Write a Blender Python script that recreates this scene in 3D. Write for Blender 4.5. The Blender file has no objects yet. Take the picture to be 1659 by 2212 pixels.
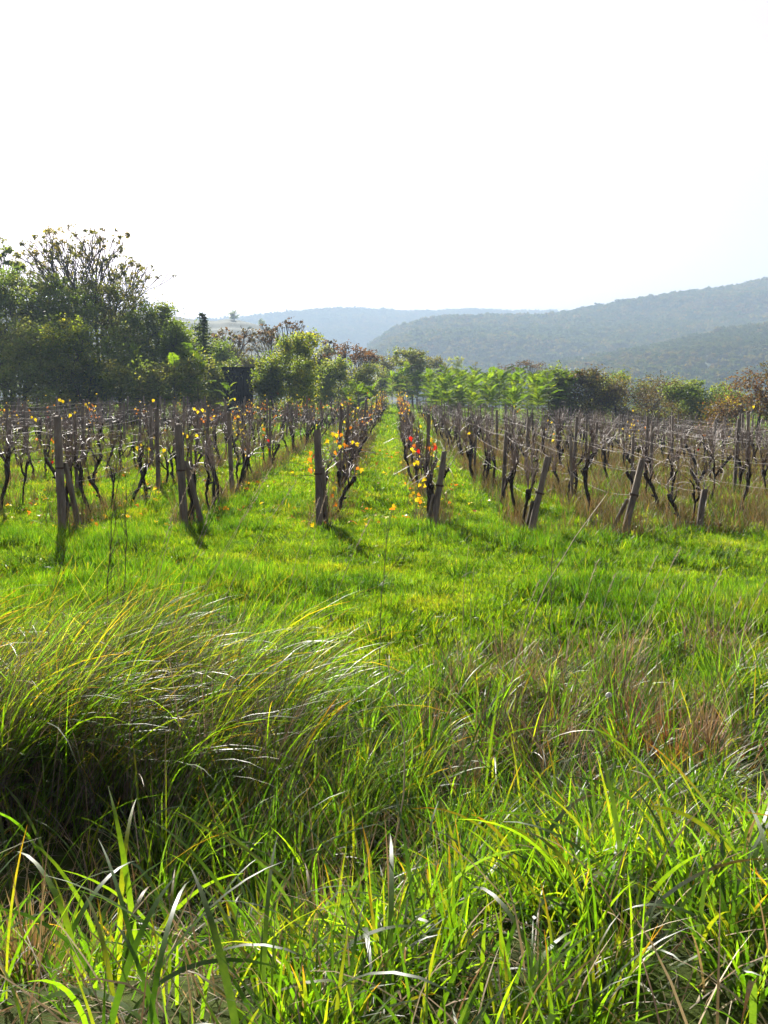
import bpy, math, random
import numpy as np
from mathutils import Matrix, Vector, Euler

R = math.radians
rng = np.random.default_rng(7)
random.seed(7)
scene = bpy.context.scene
col = scene.collection

# ------------------------------------------------------------------ camera
CAM_Z = 2.0
PW, PH, F = 1659.0, 2212.0, 2029.0          # the photograph's frame, focal length in its pixels
PITCH, YAW = math.atan((1106 - 842) / F), math.atan((852 - 829.5) / F)
cd = bpy.data.cameras.new('camera')
cam = bpy.data.objects.new('camera', cd)
col.objects.link(cam)
cam.location = (0, 0, CAM_Z)
cam.rotation_euler = (math.pi / 2 - PITCH, 0, YAW)
cd.sensor_fit = 'VERTICAL'
cd.sensor_height = 36.0
cd.lens = 36.0 * F / PH
cd.clip_start, cd.clip_end = 0.05, 9000
scene.camera = cam
_M = Euler(cam.rotation_euler).to_matrix()


def U(px, py, y):
    """world point at ground distance y seen at photo position (px, py)"""
    d = _M @ Vector(((px - PW / 2) / F, (PH / 2 - py) / F, -1))
    t = y / d.y
    return Vector((d.x * t, y, CAM_Z + d.z * t))


# ------------------------------------------------------------------ world, sun, exposure
SUN_EL, SUN_AZ = R(29), R(-19)              # azimuth from +Y, negative = to the left
world = bpy.data.worlds.new('World')
scene.world = world
world.use_nodes = True
nt = world.node_tree
nt.nodes.clear()
out = nt.nodes.new('ShaderNodeOutputWorld')
bg = nt.nodes.new('ShaderNodeBackground')
sky = nt.nodes.new('ShaderNodeTexSky')
sky.sky_type = 'NISHITA'
sky.sun_disc = False
sky.sun_elevation = SUN_EL
sky.sun_rotation = SUN_AZ
sky.air_density = 1.0
sky.dust_density = 3.0
sky.ozone_density = 1.0
# thin high cloud over the whole sky
tc = nt.nodes.new('ShaderNodeTexCoord')
mp = nt.nodes.new('ShaderNodeMapping')
mp.inputs['Scale'].default_value = (1.3, 1.3, 5.0)
mp.inputs['Location'].default_value = (0.35, 0.1, 0.2)
nz = nt.nodes.new('ShaderNodeTexNoise')
nz.inputs['Scale'].default_value = 2.2
nz.inputs['Detail'].default_value = 5
nz.inputs['Roughness'].default_value = 0.55
rp = nt.nodes.new('ShaderNodeValToRGB')
rp.color_ramp.elements[0].position = 0.36
rp.color_ramp.elements[0].color = (0.15,) * 3 + (1,)
rp.color_ramp.elements[1].position = 0.62
rp.color_ramp.elements[1].color = (1.0,) * 3 + (1,)
mx = nt.nodes.new('ShaderNodeMix')
mx.data_type = 'RGBA'
hs = nt.nodes.new('ShaderNodeHueSaturation')          # cloud: the same light with little colour left
hs.inputs['Saturation'].default_value = 0.06
hs.inputs['Value'].default_value = 0.84
nt.links.new(sky.outputs['Color'], hs.inputs['Color'])
tn = nt.nodes.new('ShaderNodeMix'); tn.data_type = 'RGBA'; tn.blend_type = 'MULTIPLY'
tn.inputs['Factor'].default_value = 1.0
tn.inputs['B'].default_value = (1.0, 1.0, 1.0, 1)
nt.links.new(hs.outputs['Color'], tn.inputs['A'])
nt.links.new(tn.outputs['Result'], mx.inputs['B'])
nt.links.new(tc.outputs['Generated'], mp.inputs['Vector'])
nt.links.new(mp.outputs['Vector'], nz.inputs['Vector'])
nt.links.new(nz.outputs['Fac'], rp.inputs['Fac'])
nt.links.new(rp.outputs['Color'], mx.inputs['Factor'])
hz = nt.nodes.new('ShaderNodeHueSaturation')          # thinner veil between the clouds
hz.inputs['Saturation'].default_value = 0.4
hz.inputs['Value'].default_value = 0.82
hz.inputs['Hue'].default_value = 0.54
nt.links.new(sky.outputs['Color'], hz.inputs['Color'])
nt.links.new(hz.outputs['Color'], mx.inputs['A'])
tw = nt.nodes.new('ShaderNodeMix'); tw.data_type = 'RGBA'; tw.blend_type = 'MULTIPLY'   # overall reddish tint, offsets the cyan cast of the haze box
tw.inputs['Factor'].default_value = 1.0
tw.inputs['B'].default_value = (1.19, 1.0, 1.03, 1)
nt.links.new(mx.outputs['Result'], tw.inputs['A'])
nt.links.new(tw.outputs['Result'], bg.inputs['Color'])
bg.inputs['Strength'].default_value = 0.05
nt.links.new(bg.outputs['Background'], out.inputs['Surface'])

sd = bpy.data.lights.new('sun', 'SUN')
sd.energy = 5.0
sd.angle = R(0.5)
sd.color = (1.0, 0.95, 0.86)
sun = bpy.data.objects.new('sun', sd)
col.objects.link(sun)
to_sun = Vector((math.sin(SUN_AZ) * math.cos(SUN_EL), math.cos(SUN_AZ) * math.cos(SUN_EL), math.sin(SUN_EL)))
sun.rotation_euler = to_sun.to_track_quat('Z', 'Y').to_euler()
sun.location = (0, 0, 60)

vs = scene.view_settings
vs.view_transform = 'Standard'
vs.look = 'None'
vs.exposure = 1.76
vs.gamma = 1.0
vs.use_curve_mapping = False
cy = scene.cycles
cy.use_denoising = True
cy.adaptive_threshold = 0.03
cy.max_bounces = 3
cy.diffuse_bounces = 1
cy.glossy_bounces = 2
cy.transmission_bounces = 3
cy.transparent_max_bounces = 8
cy.volume_bounces = 0
cy.sample_clamp_indirect = 6.0


# ------------------------------------------------------------------ helpers: names, meshes, materials
def tag(o, label=None, cat=None, group=None, kind=None):
    if label: o['label'] = label
    if cat: o['category'] = cat
    if group: o['group'] = group
    if kind: o['kind'] = kind
    return o


def empty(name, loc=(0, 0, 0), rz=0.0):
    o = bpy.data.objects.new(name, None)
    o.empty_display_size = 0.2
    o.location = loc
    o.rotation_euler = (0, 0, rz)
    col.objects.link(o)
    return o


def mesh(name, verts, faces, mats=(), cols=None, smooth=False, mat_idx=None):
    """verts (N,3); faces: (M,k) array or list of such arrays"""
    if not isinstance(faces, list):
        faces = [faces]
    faces = [np.asarray(f, dtype=np.int32) for f in faces if len(f)]
    me = bpy.data.meshes.new(name)
    verts = np.asarray(verts, dtype=np.float32)
    me.vertices.add(len(verts))
    me.vertices.foreach_set('co', verts.ravel())
    loops = np.concatenate([f.ravel() for f in faces])
    tot = np.concatenate([np.full(len(f), f.shape[1], dtype=np.int32) for f in faces])
    start = np.concatenate([[0], np.cumsum(tot)[:-1]]).astype(np.int32)
    me.loops.add(len(loops))
    me.loops.foreach_set('vertex_index', loops)
    me.polygons.add(len(tot))
    me.polygons.foreach_set('loop_start', start)
    me.polygons.foreach_set('loop_total', tot)
    if smooth:
        me.polygons.foreach_set('use_smooth', np.ones(len(tot), dtype=bool))
    for m in (mats if isinstance(mats, (list, tuple)) else [mats]):
        me.materials.append(m)
    if mat_idx is not None:
        me.polygons.foreach_set('material_index', np.asarray(mat_idx, dtype=np.int32))
    if cols is not None:
        a = me.attributes.new('col', 'FLOAT_COLOR', 'POINT')
        c = np.ones((len(verts), 4), dtype=np.float32)
        c[:, :3] = cols
        a.data.foreach_set('color', c.ravel())
    me.update(calc_edges=True)
    me.validate()
    return me


def obj(name, me, parent=None, loc=None, link=True):
    o = bpy.data.objects.new(name, me)
    if link: col.objects.link(o)
    if parent is not None: o.parent = parent
    if loc is not None: o.location = loc
    return o


class MB:
    """collects pieces of one mesh"""
    def __init__(s): s.v, s.f, s.c, s.n = [], {}, [], 0
    def add(s, v, f, c=None):
        v = np.asarray(v, dtype=np.float64)
        f = np.asarray(f) + s.n
        s.v.append(v)
        s.f.setdefault(f.shape[1], []).append(f)
        s.c.append(np.broadcast_to(np.asarray(c if c is not None else (1, 1, 1), dtype=np.float64), v.shape))
        s.n += len(v)
        return s
    def mesh(s, name, mats, smooth=False, cols=False):
        return mesh(name, np.concatenate(s.v), [np.concatenate(x) for x in s.f.values()], mats,
                    np.concatenate(s.c) if cols else None, smooth)


def tube(path, rad, sides=6, jitter=0.0):
    path = np.asarray(path, float)
    n = len(path)
    rad = np.broadcast_to(np.asarray(rad, float), (n,))
    t = np.gradient(path, axis=0)
    t /= np.linalg.norm(t, axis=1, keepdims=True) + 1e-9
    ref = np.array([0.31, 0.95, 0.05]) if abs(t[0, 2]) > 0.6 else np.array([0.1, 0.05, 1.0])
    a = np.cross(t, ref); a /= np.linalg.norm(a, axis=1, keepdims=True) + 1e-9
    b = np.cross(t, a)
    th = np.arange(sides) * 2 * np.pi / sides
    rr = rad[:, None] * (1 + jitter * rng.uniform(-1, 1, (n, sides)))
    v = path[:, None] + rr[..., None] * (np.cos(th)[None, :, None] * a[:, None] + np.sin(th)[None, :, None] * b[:, None])
    i = np.arange(n - 1)[:, None] * sides
    j = np.arange(sides)[None]
    k = (j + 1) % sides
    q = np.stack([i + j, i + k, i + sides + k, i + sides + j], -1).reshape(-1, 4)
    v = np.concatenate([v.reshape(-1, 3), path[-1:] + t[-1:] * rad[-1] * 0.4])
    return v, q


def tube_caps(n, sides):
    """triangles closing the far end of a tube from tube()"""
    b = (n - 1) * sides
    j = np.arange(sides)
    return np.stack([b + j, b + (j + 1) % sides, np.full(sides, n * sides)], -1)


def add_tube(mb, path, rad, sides=6, jitter=0.0, c=None):
    v, q = tube(path, rad, sides, jitter)
    n = len(path)
    base = mb.n
    mb.add(v, q, c)
    mb.f.setdefault(3, []).append(tube_caps(n, sides) + base)


def frustums(P0, P1, R0, R1, sides=4):
    P0, P1 = np.asarray(P0, float), np.asarray(P1, float)
    t = P1 - P0
    t /= np.linalg.norm(t, axis=1, keepdims=True) + 1e-9
    ref = np.where(np.abs(t[:, 2:3]) > 0.8, np.array([[1.0, 0.2, 0]]), np.array([[0, 0, 1.0]]))
    a = np.cross(t, ref); a /= np.linalg.norm(a, axis=1, keepdims=True) + 1e-9
    b = np.cross(t, a)
    th = np.arange(sides) * 2 * np.pi / sides
    ring = np.cos(th)[None, :, None] * a[:, None] + np.sin(th)[None, :, None] * b[:, None]
    v0 = P0[:, None] + np.asarray(R0)[:, None, None] * ring
    v1 = P1[:, None] + np.asarray(R1)[:, None, None] * ring
    v = np.concatenate([v0, v1], 1).reshape(-1, 3)
    i = np.arange(len(P0))[:, None] * 2 * sides
    j = np.arange(sides)[None]
    k = (j + 1) % sides
    return v, np.stack([i + j, i + k, i + sides + k, i + sides + j], -1).reshape(-1, 4)


def rand_dirs(n):
    d = rng.normal(size=(n, 3))
    return d / np.linalg.norm(d, axis=1, keepdims=True)


def leaf_quads(C, size, aspect=0.6, flat=0.0):
    """a diamond leaf at each centre; flat > 0 turns them towards the horizontal"""
    n = len(C)
    nrm = rand_dirs(n)
    nrm[:, 2] = np.abs(nrm[:, 2]) + flat
    nrm /= np.linalg.norm(nrm, axis=1, keepdims=True)
    a = np.cross(nrm, rand_dirs(n)); a /= np.linalg.norm(a, axis=1, keepdims=True) + 1e-9
    b = np.cross(nrm, a)
    s = np.broadcast_to(size, (n,))[:, None] * rng.uniform(0.65, 1.3, (n, 1))
    L, W = a * s * 0.5, b * s * 0.5 * aspect
    v = np.stack([C - L, C + W - L * 0.1, C + L, C - W - L * 0.1], 1).reshape(-1, 3)
    return v, np.arange(4 * n).reshape(-1, 4)


def new_mat(name):
    m = bpy.data.materials.new(name)
    m.use_nodes = True
    m.node_tree.nodes.clear()
    return m, m.node_tree


def N(t, typ, **kw):
    n = t.nodes.new(typ)
    for k, v in kw.items():
        if k.startswith('_'): setattr(n, k[1:], v)
        else: n.inputs[k].default_value = v
    return n


def rgb(c): return (c[0], c[1], c[2], 1.0)


def mixc(t, blend, fac, a, b):
    n = t.nodes.new('ShaderNodeMix')
    n.data_type = 'RGBA'
    n.blend_type = blend
    for key, v in (('Factor', fac), ('A', a), ('B', b)):
        if hasattr(v, 'is_linked') or hasattr(v, 'links'): t.links.new(v, n.inputs[key])
        elif key == 'Factor': n.inputs[key].default_value = v
        else: n.inputs[key].default_value = rgb(v)
    return n.outputs['Result']


def ramp(t, fac, stops):
    n = t.nodes.new('ShaderNodeValToRGB')
    e = n.color_ramp.elements
    e[0].position, e[0].color = stops[0][0], rgb(stops[0][1])
    e[1].position, e[1].color = stops[-1][0], rgb(stops[-1][1])
    for p, c in stops[1:-1]:
        x = e.new(p); x.color = rgb(c)
    t.links.new(fac, n.inputs['Fac'])
    return n.outputs['Color']


def noise(t, scale, detail=4, rough=0.55, coord='pos', stretch=None):
    if coord == 'pos':
        src = N(t, 'ShaderNodeNewGeometry').outputs['Position']
    else:
        src = N(t, 'ShaderNodeTexCoord').outputs['Object']
    if stretch:
        m = N(t, 'ShaderNodeMapping', Scale=stretch)
        t.links.new(src, m.inputs['Vector']); src = m.outputs['Vector']
    n = N(t, 'ShaderNodeTexNoise', Scale=scale, Detail=detail, Roughness=rough)
    t.links.new(src, n.inputs['Vector'])
    return n.outputs['Fac']


def leaf_mat(name, base=None, trans=0.5, boost=(1.5, 1.35, 0.6), rough=0.4, spec=0.5, var=0.35, patch=None, mottle=0, refl=1.0):
    """leaf / blade: diffuse + gloss on both sides, light shining through. base None: colour from the mesh's col attribute"""
    m, t = new_mat(name)
    if base is None:
        c = N(t, 'ShaderNodeAttribute', _attribute_name='col').outputs['Color']
    else:
        g = N(t, 'ShaderNodeRGB'); g.outputs[0].default_value = rgb(base); c = g.outputs[0]
    oi = N(t, 'ShaderNodeObjectInfo')
    lo, hi = 1 - var, 1 + var
    v = ramp(t, oi.outputs['Random'], [(0, (lo, lo, lo * 0.9)), (0.5, (1.0, 1.0, 1.0)), (1, (hi * 1.1, hi, hi * 0.7))])
    c = mixc(t, 'MULTIPLY', 1.0, c, v)
    if patch:
        n = noise(t, patch[0], 5, 0.65)
        pr = ramp(t, n, patch[1])
        c = mixc(t, 'MULTIPLY', 1.0, c, pr)
    if mottle:
        c = mixc(t, 'MULTIPLY', 1.0, c, ramp(t, noise(t, mottle, 3, 0.7), [(0.3, (0.6, 0.66, 0.6)), (0.5, (1.0, 1.0, 1.0)), (0.72, (1.4, 1.22, 1.2))]))
    p = N(t, 'ShaderNodeBsdfPrincipled', Roughness=rough)
    p.inputs['Specular IOR Level'].default_value = spec
    t.links.new(mixc(t, 'MULTIPLY', 1.0, c, (refl, refl, refl)), p.inputs['Base Color'])
    tr = N(t, 'ShaderNodeBsdfTranslucent')
    t.links.new(mixc(t, 'MULTIPLY', 1.0, c, boost), tr.inputs['Color'])
    ms = N(t, 'ShaderNodeMixShader', Fac=trans)
    t.links.new(p.outputs[0], ms.inputs[1]); t.links.new(tr.outputs[0], ms.inputs[2])
    o = N(t, 'ShaderNodeOutputMaterial')
    t.links.new(ms.outputs[0], o.inputs['Surface'])
    return m


def solid_mat(name, stops, scale=6.0, rough=0.85, bump=0.3, bscale=30.0, spec=0.3, coord='obj', stretch=None, metal=0.0):
    m, t = new_mat(name)
    c = ramp(t, noise(t, scale, 6, 0.65, coord, stretch), stops)
    oi = N(t, 'ShaderNodeObjectInfo')
    c = mixc(t, 'MULTIPLY', 1.0, c, ramp(t, oi.outputs['Random'], [(0, (0.75, 0.75, 0.75)), (1, (1.2, 1.18, 1.12))]))
    p = N(t, 'ShaderNodeBsdfPrincipled', Roughness=rough, Metallic=metal)
    p.inputs['Specular IOR Level'].default_value = spec
    t.links.new(c, p.inputs['Base Color'])
    if bump:
        b = N(t, 'ShaderNodeBump', Strength=bump, Distance=0.02)
        t.links.new(noise(t, bscale, 6, 0.7, coord, stretch), b.inputs['Height'])
        t.links.new(b.outputs[0], p.inputs['Normal'])
    o = N(t, 'ShaderNodeOutputMaterial')
    t.links.new(p.outputs[0], o.inputs['Surface'])
    return m


def scatter(name, pts, rot, scl, idx, sources):
    """ONE object that shows copies of the source meshes at points (grass, far woods)"""
    pts = np.asarray(pts, np.float32)
    n = len(pts)
    me = bpy.data.meshes.new(name)
    me.vertices.add(n)
    me.vertices.foreach_set('co', pts.ravel())
    a = me.attributes.new('rot', 'FLOAT_VECTOR', 'POINT'); a.data.foreach_set('vector', np.asarray(rot, np.float32).ravel())
    scl = np.asarray(scl, np.float32)
    if scl.ndim == 1: scl = np.repeat(scl[:, None], 3, 1)
    a = me.attributes.new('scl', 'FLOAT_VECTOR', 'POINT'); a.data.foreach_set('vector', np.ascontiguousarray(scl).ravel())
    a = me.attributes.new('idx', 'INT', 'POINT'); a.data.foreach_set('value', np.asarray(idx, np.int32))
    o = obj(name, me)
    c = bpy.data.collections.new(name + '_source')
    for i, sm in enumerate(sources):
        c.objects.link(bpy.data.objects.new('%s_source_%02d' % (name, i), sm))
    g = bpy.data.node_groups.new(name, 'GeometryNodeTree')
    g.interface.new_socket('Geometry', in_out='INPUT', socket_type='NodeSocketGeometry')
    g.interface.new_socket('Geometry', in_out='OUTPUT', socket_type='NodeSocketGeometry')
    gi, go = g.nodes.new('NodeGroupInput'), g.nodes.new('NodeGroupOutput')
    ci = g.nodes.new('GeometryNodeCollectionInfo')
    ci.inputs['Collection'].default_value = c
    ci.inputs['Separate Children'].default_value = True
    ci.inputs['Reset Children'].default_value = True
    ip = g.nodes.new('GeometryNodeInstanceOnPoints')
    ip.inputs['Pick Instance'].default_value = True
    def attr(nm, ty):
        x = g.nodes.new('GeometryNodeInputNamedAttribute'); x.data_type = ty
        x.inputs['Name'].default_value = nm
        return next(s for s in x.outputs if s.enabled and s.name == 'Attribute')
    er = g.nodes.new('FunctionNodeEulerToRotation')
    g.links.new(attr('rot', 'FLOAT_VECTOR'), er.inputs[0])
    g.links.new(er.outputs[0], ip.inputs['Rotation'])
    g.links.new(attr('scl', 'FLOAT_VECTOR'), ip.inputs['Scale'])
    g.links.new(attr('idx', 'INT'), ip.inputs['Instance Index'])
    g.links.new(gi.outputs[0], ip.inputs['Points'])
    g.links.new(ci.outputs[0], ip.inputs['Instance'])
    g.links.new(ip.outputs[0], go.inputs[0])
    md = o.modifiers.new('scatter', 'NODES')
    md.node_group = g
    return o


def sstep(a, b, x):
    t = np.clip((np.asarray(x, float) - a) / (b - a), 0, 1)
    return t * t * (3 - 2 * t)


def wob(x, y, s, seed=0.0):
    """cheap smooth noise, about -1..1"""
    x, y = np.asarray(x, float) * s + seed, np.asarray(y, float) * s - seed * 1.7
    return (np.sin(x * 1.3 + 1.1 * np.sin(y * 0.9 + seed)) + np.sin(y * 1.7 + 1.3 * np.sin(x * 0.7 - seed)) + np.sin((x + y) * 2.3 + seed) * 0.5) / 2.5


def ground_z(x, y):
    x, y = np.asarray(x, float), np.asarray(y, float)
    rt = sstep(-0.5, 1.3, x)
    bank = 0.74 * (1 - sstep(1.7, 3.35 + 1.0 * rt, y - 0.18 * np.sin(x * 1.4)))
    fall = -0.05 * np.maximum(x - 1.0, 0) * sstep(11, 40, y) * (1 - 0.6 * sstep(20, 60, x))
    bumps = (0.045 * wob(x, y, 1.1, 3.0) + 0.028 * wob(x, y, 3.1, 8.0)) * (1 - sstep(90, 150, y))
    valley = -15.0 * sstep(118, 420, y)
    return bank + fall + bumps + valley


def gz(x, y): return float(ground_z(x, y))


# ------------------------------------------------------------------ materials
M = {}
def _ground_mat():
    m, t = new_mat('ground_soil_and_sward')
    a = ramp(t, noise(t, 1.3, 8, 0.7), [(0.30, (0.03, 0.03, 0.012)), (0.48, (0.045, 0.065, 0.012)), (0.62, (0.06, 0.085, 0.014)), (0.75, (0.085, 0.08, 0.028))])
    b = ramp(t, noise(t, 22, 6, 0.75), [(0.3, (0.45, 0.45, 0.4)), (0.7, (1.3, 1.3, 1.2))])
    p = N(t, 'ShaderNodeBsdfPrincipled', Roughness=0.95)
    p.inputs['Specular IOR Level'].default_value = 0.1
    t.links.new(mixc(t, 'MULTIPLY', 1.0, a, b), p.inputs['Base Color'])
    bm = N(t, 'ShaderNodeBump', Strength=0.8, Distance=0.05)
    t.links.new(noise(t, 14, 8, 0.75), bm.inputs['Height'])
    t.links.new(bm.outputs[0], p.inputs['Normal'])
    o = N(t, 'ShaderNodeOutputMaterial')
    t.links.new(p.outputs[0], o.inputs['Surface'])
    return m
M['ground'] = _ground_mat()
LAWN_PATCH = (0.9, [(0.33, (0.40, 0.55, 0.6)), (0.45, (0.85, 0.96, 0.9)), (0.56, (1.05, 1.05, 0.8)), (0.68, (1.5, 1.1, 1.5))])
M['lawn'] = leaf_mat('lawn_blade', None, 0.6, (1.95, 2.05, 0.42), 0.5, 0.25, 0.3, LAWN_PATCH, mottle=5.5, refl=0.6)
M['blade'] = leaf_mat('grass_blade', None, 0.58, (2.35, 2.6, 0.5), 0.42, 0.4, 0.2, mottle=28, refl=0.45)
M['straw'] = leaf_mat('dry_straw', None, 0.22, (1.3, 1.1, 0.7), 0.55, 0.3, 0.25)
M['far_leaf'] = leaf_mat('far_leaf', None, 0.35, (1.5, 1.4, 0.5), 0.9, 0.0, 0.08)
M['leaf'] = leaf_mat('tree_leaf', None, 0.58, (2.4, 2.2, 0.7), 0.55, 0.25, 0.12)
M['frond'] = leaf_mat('sapling_frond', None, 0.55, (2.2, 2.2, 0.4), 0.7, 0.12, 0.25)
M['yellow'] = leaf_mat('yellow_vine_leaf', (0.50, 0.36, 0.02), 0.5, (1.5, 1.5, 0.5), 0.5, 0.3, 0.2)
M['orange'] = leaf_mat('orange_vine_leaf', (0.42, 0.16, 0.02), 0.5, (1.5, 1.3, 0.6), 0.5, 0.3, 0.2)
M['red'] = leaf_mat('red_vine_leaf', (0.36, 0.02, 0.012), 0.5, (1.8, 1.0, 0.8), 0.5, 0.3, 0.2)
M['bark'] = solid_mat('vine_bark', [(0.3, (0.012, 0.010, 0.008)), (0.55, (0.035, 0.027, 0.021)), (0.75, (0.075, 0.06, 0.048))], 14, 0.9, 0.9, 45, 0.2, stretch=(1, 1, 0.3))
M['cane'] = solid_mat('vine_cane', [(0.3, (0.07, 0.045, 0.034)), (0.7, (0.20, 0.14, 0.105))], 9, 0.5, 0, spec=0.5)
M['post'] = solid_mat('weathered_concrete_post', [(0.28, (0.045, 0.038, 0.03)), (0.45, (0.13, 0.11, 0.09)), (0.58, (0.19, 0.165, 0.13)), (0.72, (0.29, 0.255, 0.20))], 16, 0.9, 0.9, 55, 0.2, stretch=(1, 1, 0.16))
M['wood'] = solid_mat('weathered_wood', [(0.3, (0.09, 0.068, 0.05)), (0.7, (0.24, 0.19, 0.14))], 10, 0.9, 0.7, 40, 0.2, stretch=(1, 1, 0.12))
M['wire'] = solid_mat('galvanised_wire', [(0.3, (0.10, 0.085, 0.075)), (0.7, (0.24, 0.22, 0.20))], 5, 0.6, 0, spec=0.4, metal=0.3)
M['iron'] = solid_mat('rusty_iron', [(0.3, (0.03, 0.02, 0.015)), (0.7, (0.09, 0.05, 0.03))], 20, 0.8, 0.3)
M['trunk'] = solid_mat('tree_bark', [(0.3, (0.035, 0.03, 0.025)), (0.7, (0.11, 0.095, 0.08))], 4, 0.9, 0.6, 18, 0.2, stretch=(1, 1, 0.25))
M['stem'] = solid_mat('dry_stem', [(0.3, (0.04, 0.028, 0.02)), (0.7, (0.11, 0.075, 0.05))], 12, 0.8, 0.2)
M['pale_stem'] = solid_mat('pale_straw_stem', [(0.3, (0.30, 0.23, 0.14)), (0.7, (0.46, 0.38, 0.25))], 12, 0.6, 0.0)
M['tar'] = solid_mat('tarred_boards', [(0.3, (0.010, 0.010, 0.012)), (0.7, (0.03, 0.028, 0.03))], 6, 0.9, 0.4, 25, 0.15)
M['shell'] = solid_mat('chalky_shell', [(0.3, (0.62, 0.60, 0.52)), (0.7, (0.82, 0.80, 0.74))], 30, 0.5, 0.1)
M['forest_floor'] = solid_mat('forest_floor', [(0.35, (0.035, 0.05, 0.02)), (0.65, (0.075, 0.085, 0.035))], 0.02, 0.95, 0, coord='pos')
def _hill_grass(name, a, b, c):
    return solid_mat(name, [(0.32, a), (0.5, b), (0.68, c)], 0.035, 0.95, 0, coord='pos', stretch=(0.5, 1, 6))
M['hill_grass'] = _hill_grass('hill_meadow', (0.03, 0.05, 0.014), (0.045, 0.065, 0.02), (0.07, 0.075, 0.03))


# ------------------------------------------------------------------ ground: one sheet to the horizon
def build_ground():
    ys = np.concatenate([np.linspace(-6, 0, 8), np.linspace(0.3, 20, 120), np.geomspace(20.5, 3400, 90)])
    us = np.linspace(-1, 1, 121)
    us = np.sign(us) * np.abs(us) ** 1.4
    Y, Uu = np.meshgrid(ys, us, indexing='ij')
    X = Uu * (7 + 0.85 * np.maximum(Y, 0))
    Z = ground_z(X, Y)
    v = np.stack([X, Y, Z], -1).reshape(-1, 3)
    nx = len(us)
    i, j = np.meshgrid(np.arange(len(ys) - 1), np.arange(nx - 1), indexing='ij')
    b = (i * nx + j).ravel()
    q = np.stack([b, b + 1, b + nx + 1, b + nx], -1)
    o = obj('ground', mesh('ground', v, q, M['ground'], smooth=True))
    tag(o, 'green grassy vineyard ground running down into the valley', kind='structure')
build_ground()


# ------------------------------------------------------------------ hills and far woods
def interp(pts):
    a = np.array(pts, float)
    return lambda p: np.interp(p, a[:, 0], a[:, 1])


class Hill:
    def __init__(s, name, label, ridge, d0, dr, d1, z0, mat, rough=1.0, px=(-500, 2200), seed=0.0, back=0.55, crown=0.0, terrace=0.0):
        s.terrace = terrace
        s.crown = crown
        s.r, s.d0, s.dr, s.d1, s.z0, s.rough, s.seed, s.back = interp(ridge), d0, dr, d1, z0, rough, seed, back
        pxs = np.arange(px[0], px[1] + 1, 12.0)
        ds = np.linspace(d0, d1, 110)
        P, D = np.meshgrid(pxs, ds, indexing='ij')
        X, Y, Z = s.at(P, D)
        v = np.stack([X, Y, Z], -1).reshape(-1, 3)
        n = len(ds)
        i, j = np.meshgrid(np.arange(len(pxs) - 1), np.arange(n - 1), indexing='ij')
        b = (i * n + j).ravel()
        o = obj(name, mesh(name, v, np.stack([b, b + n, b + n + 1, b + 1], -1), mat, smooth=True))
        tag(o, label, kind='structure')
    def at(s, P, D):
        X = (P - 852) / F * D
        zr = CAM_Z + (842 - s.r(P)) / F * s.dr - s.crown
        up = sstep(s.d0, s.dr, D) * 0.45 + 0.55 * np.clip((D - s.d0) / (s.dr - s.d0), 0, 1)
        dn = sstep(s.dr, s.d1 + (s.d1 - s.dr) * 0.5, D)
        Z = s.z0 + (zr - s.z0) * np.clip(up - s.back * dn, -0.1, 1)
        Z = Z + s.rough * (wob(X, D, 0.012, s.seed) * 4.5 + wob(X, D, 0.03, s.seed + 4) * 1.5) * np.clip((D - s.d0) / (s.dr - s.d0) * (1.6 - D / s.dr) * 2, 0, 1)
        if s.terrace: Z = Z + s.terrace * 0.13 * np.sin(Z * 2 * np.pi / s.terrace) * (D < s.dr)
        return X, D, Z


HF = Hill('hill_far', 'long hazy wooded ridge closing the valley', [(-500, 720), (200, 705), (370, 692), (450, 690), (520, 688), (620, 676), (750, 672), (850, 674), (1000, 672), (1080, 672), (1300, 680), (2200, 690)],
          1150, 2000, 2500, -18, M['forest_floor'], 0.7, seed=2.0, crown=13)
HR = Hill('hill_wooded', 'blue-green wooded hill rising beyond the vineyard', [(-500, 870), (640, 846), (740, 790), (800, 735), (850, 702), (900, 686), (1000, 676), (1080, 673), (1200, 664), (1300, 651), (1400, 636), (1480, 620), (1560, 616), (1660, 608), (1800, 598), (2200, 600)],
          540, 1060, 1400, -17, M['forest_floor'], 1.5, px=(640, 2200), seed=5.0, crown=15)
HS = Hill('hill_spur', 'low pale spur of scrub and meadows below the wooded hill', [(-500, 900), (980, 850), (1080, 815), (1180, 792), (1300, 770), (1420, 742), (1540, 712), (1660, 698), (1800, 690), (2200, 680)],
          350, 640, 800, -15, M['hill_grass'], 0.7, px=(980, 2200), seed=9.0, crown=3)
HL = Hill('hill_terraced', 'terraced grassy hill behind the grove', [(-500, 640), (100, 655), (300, 676), (380, 685), (430, 692), (470, 695), (500, 690), (540, 697), (590, 714), (640, 735), (720, 765), (800, 800), (900, 860)],
          280, 520, 640, -14, M['hill_grass'], 0.4, px=(-500, 880), seed=1.0, terrace=5.0)


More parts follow.
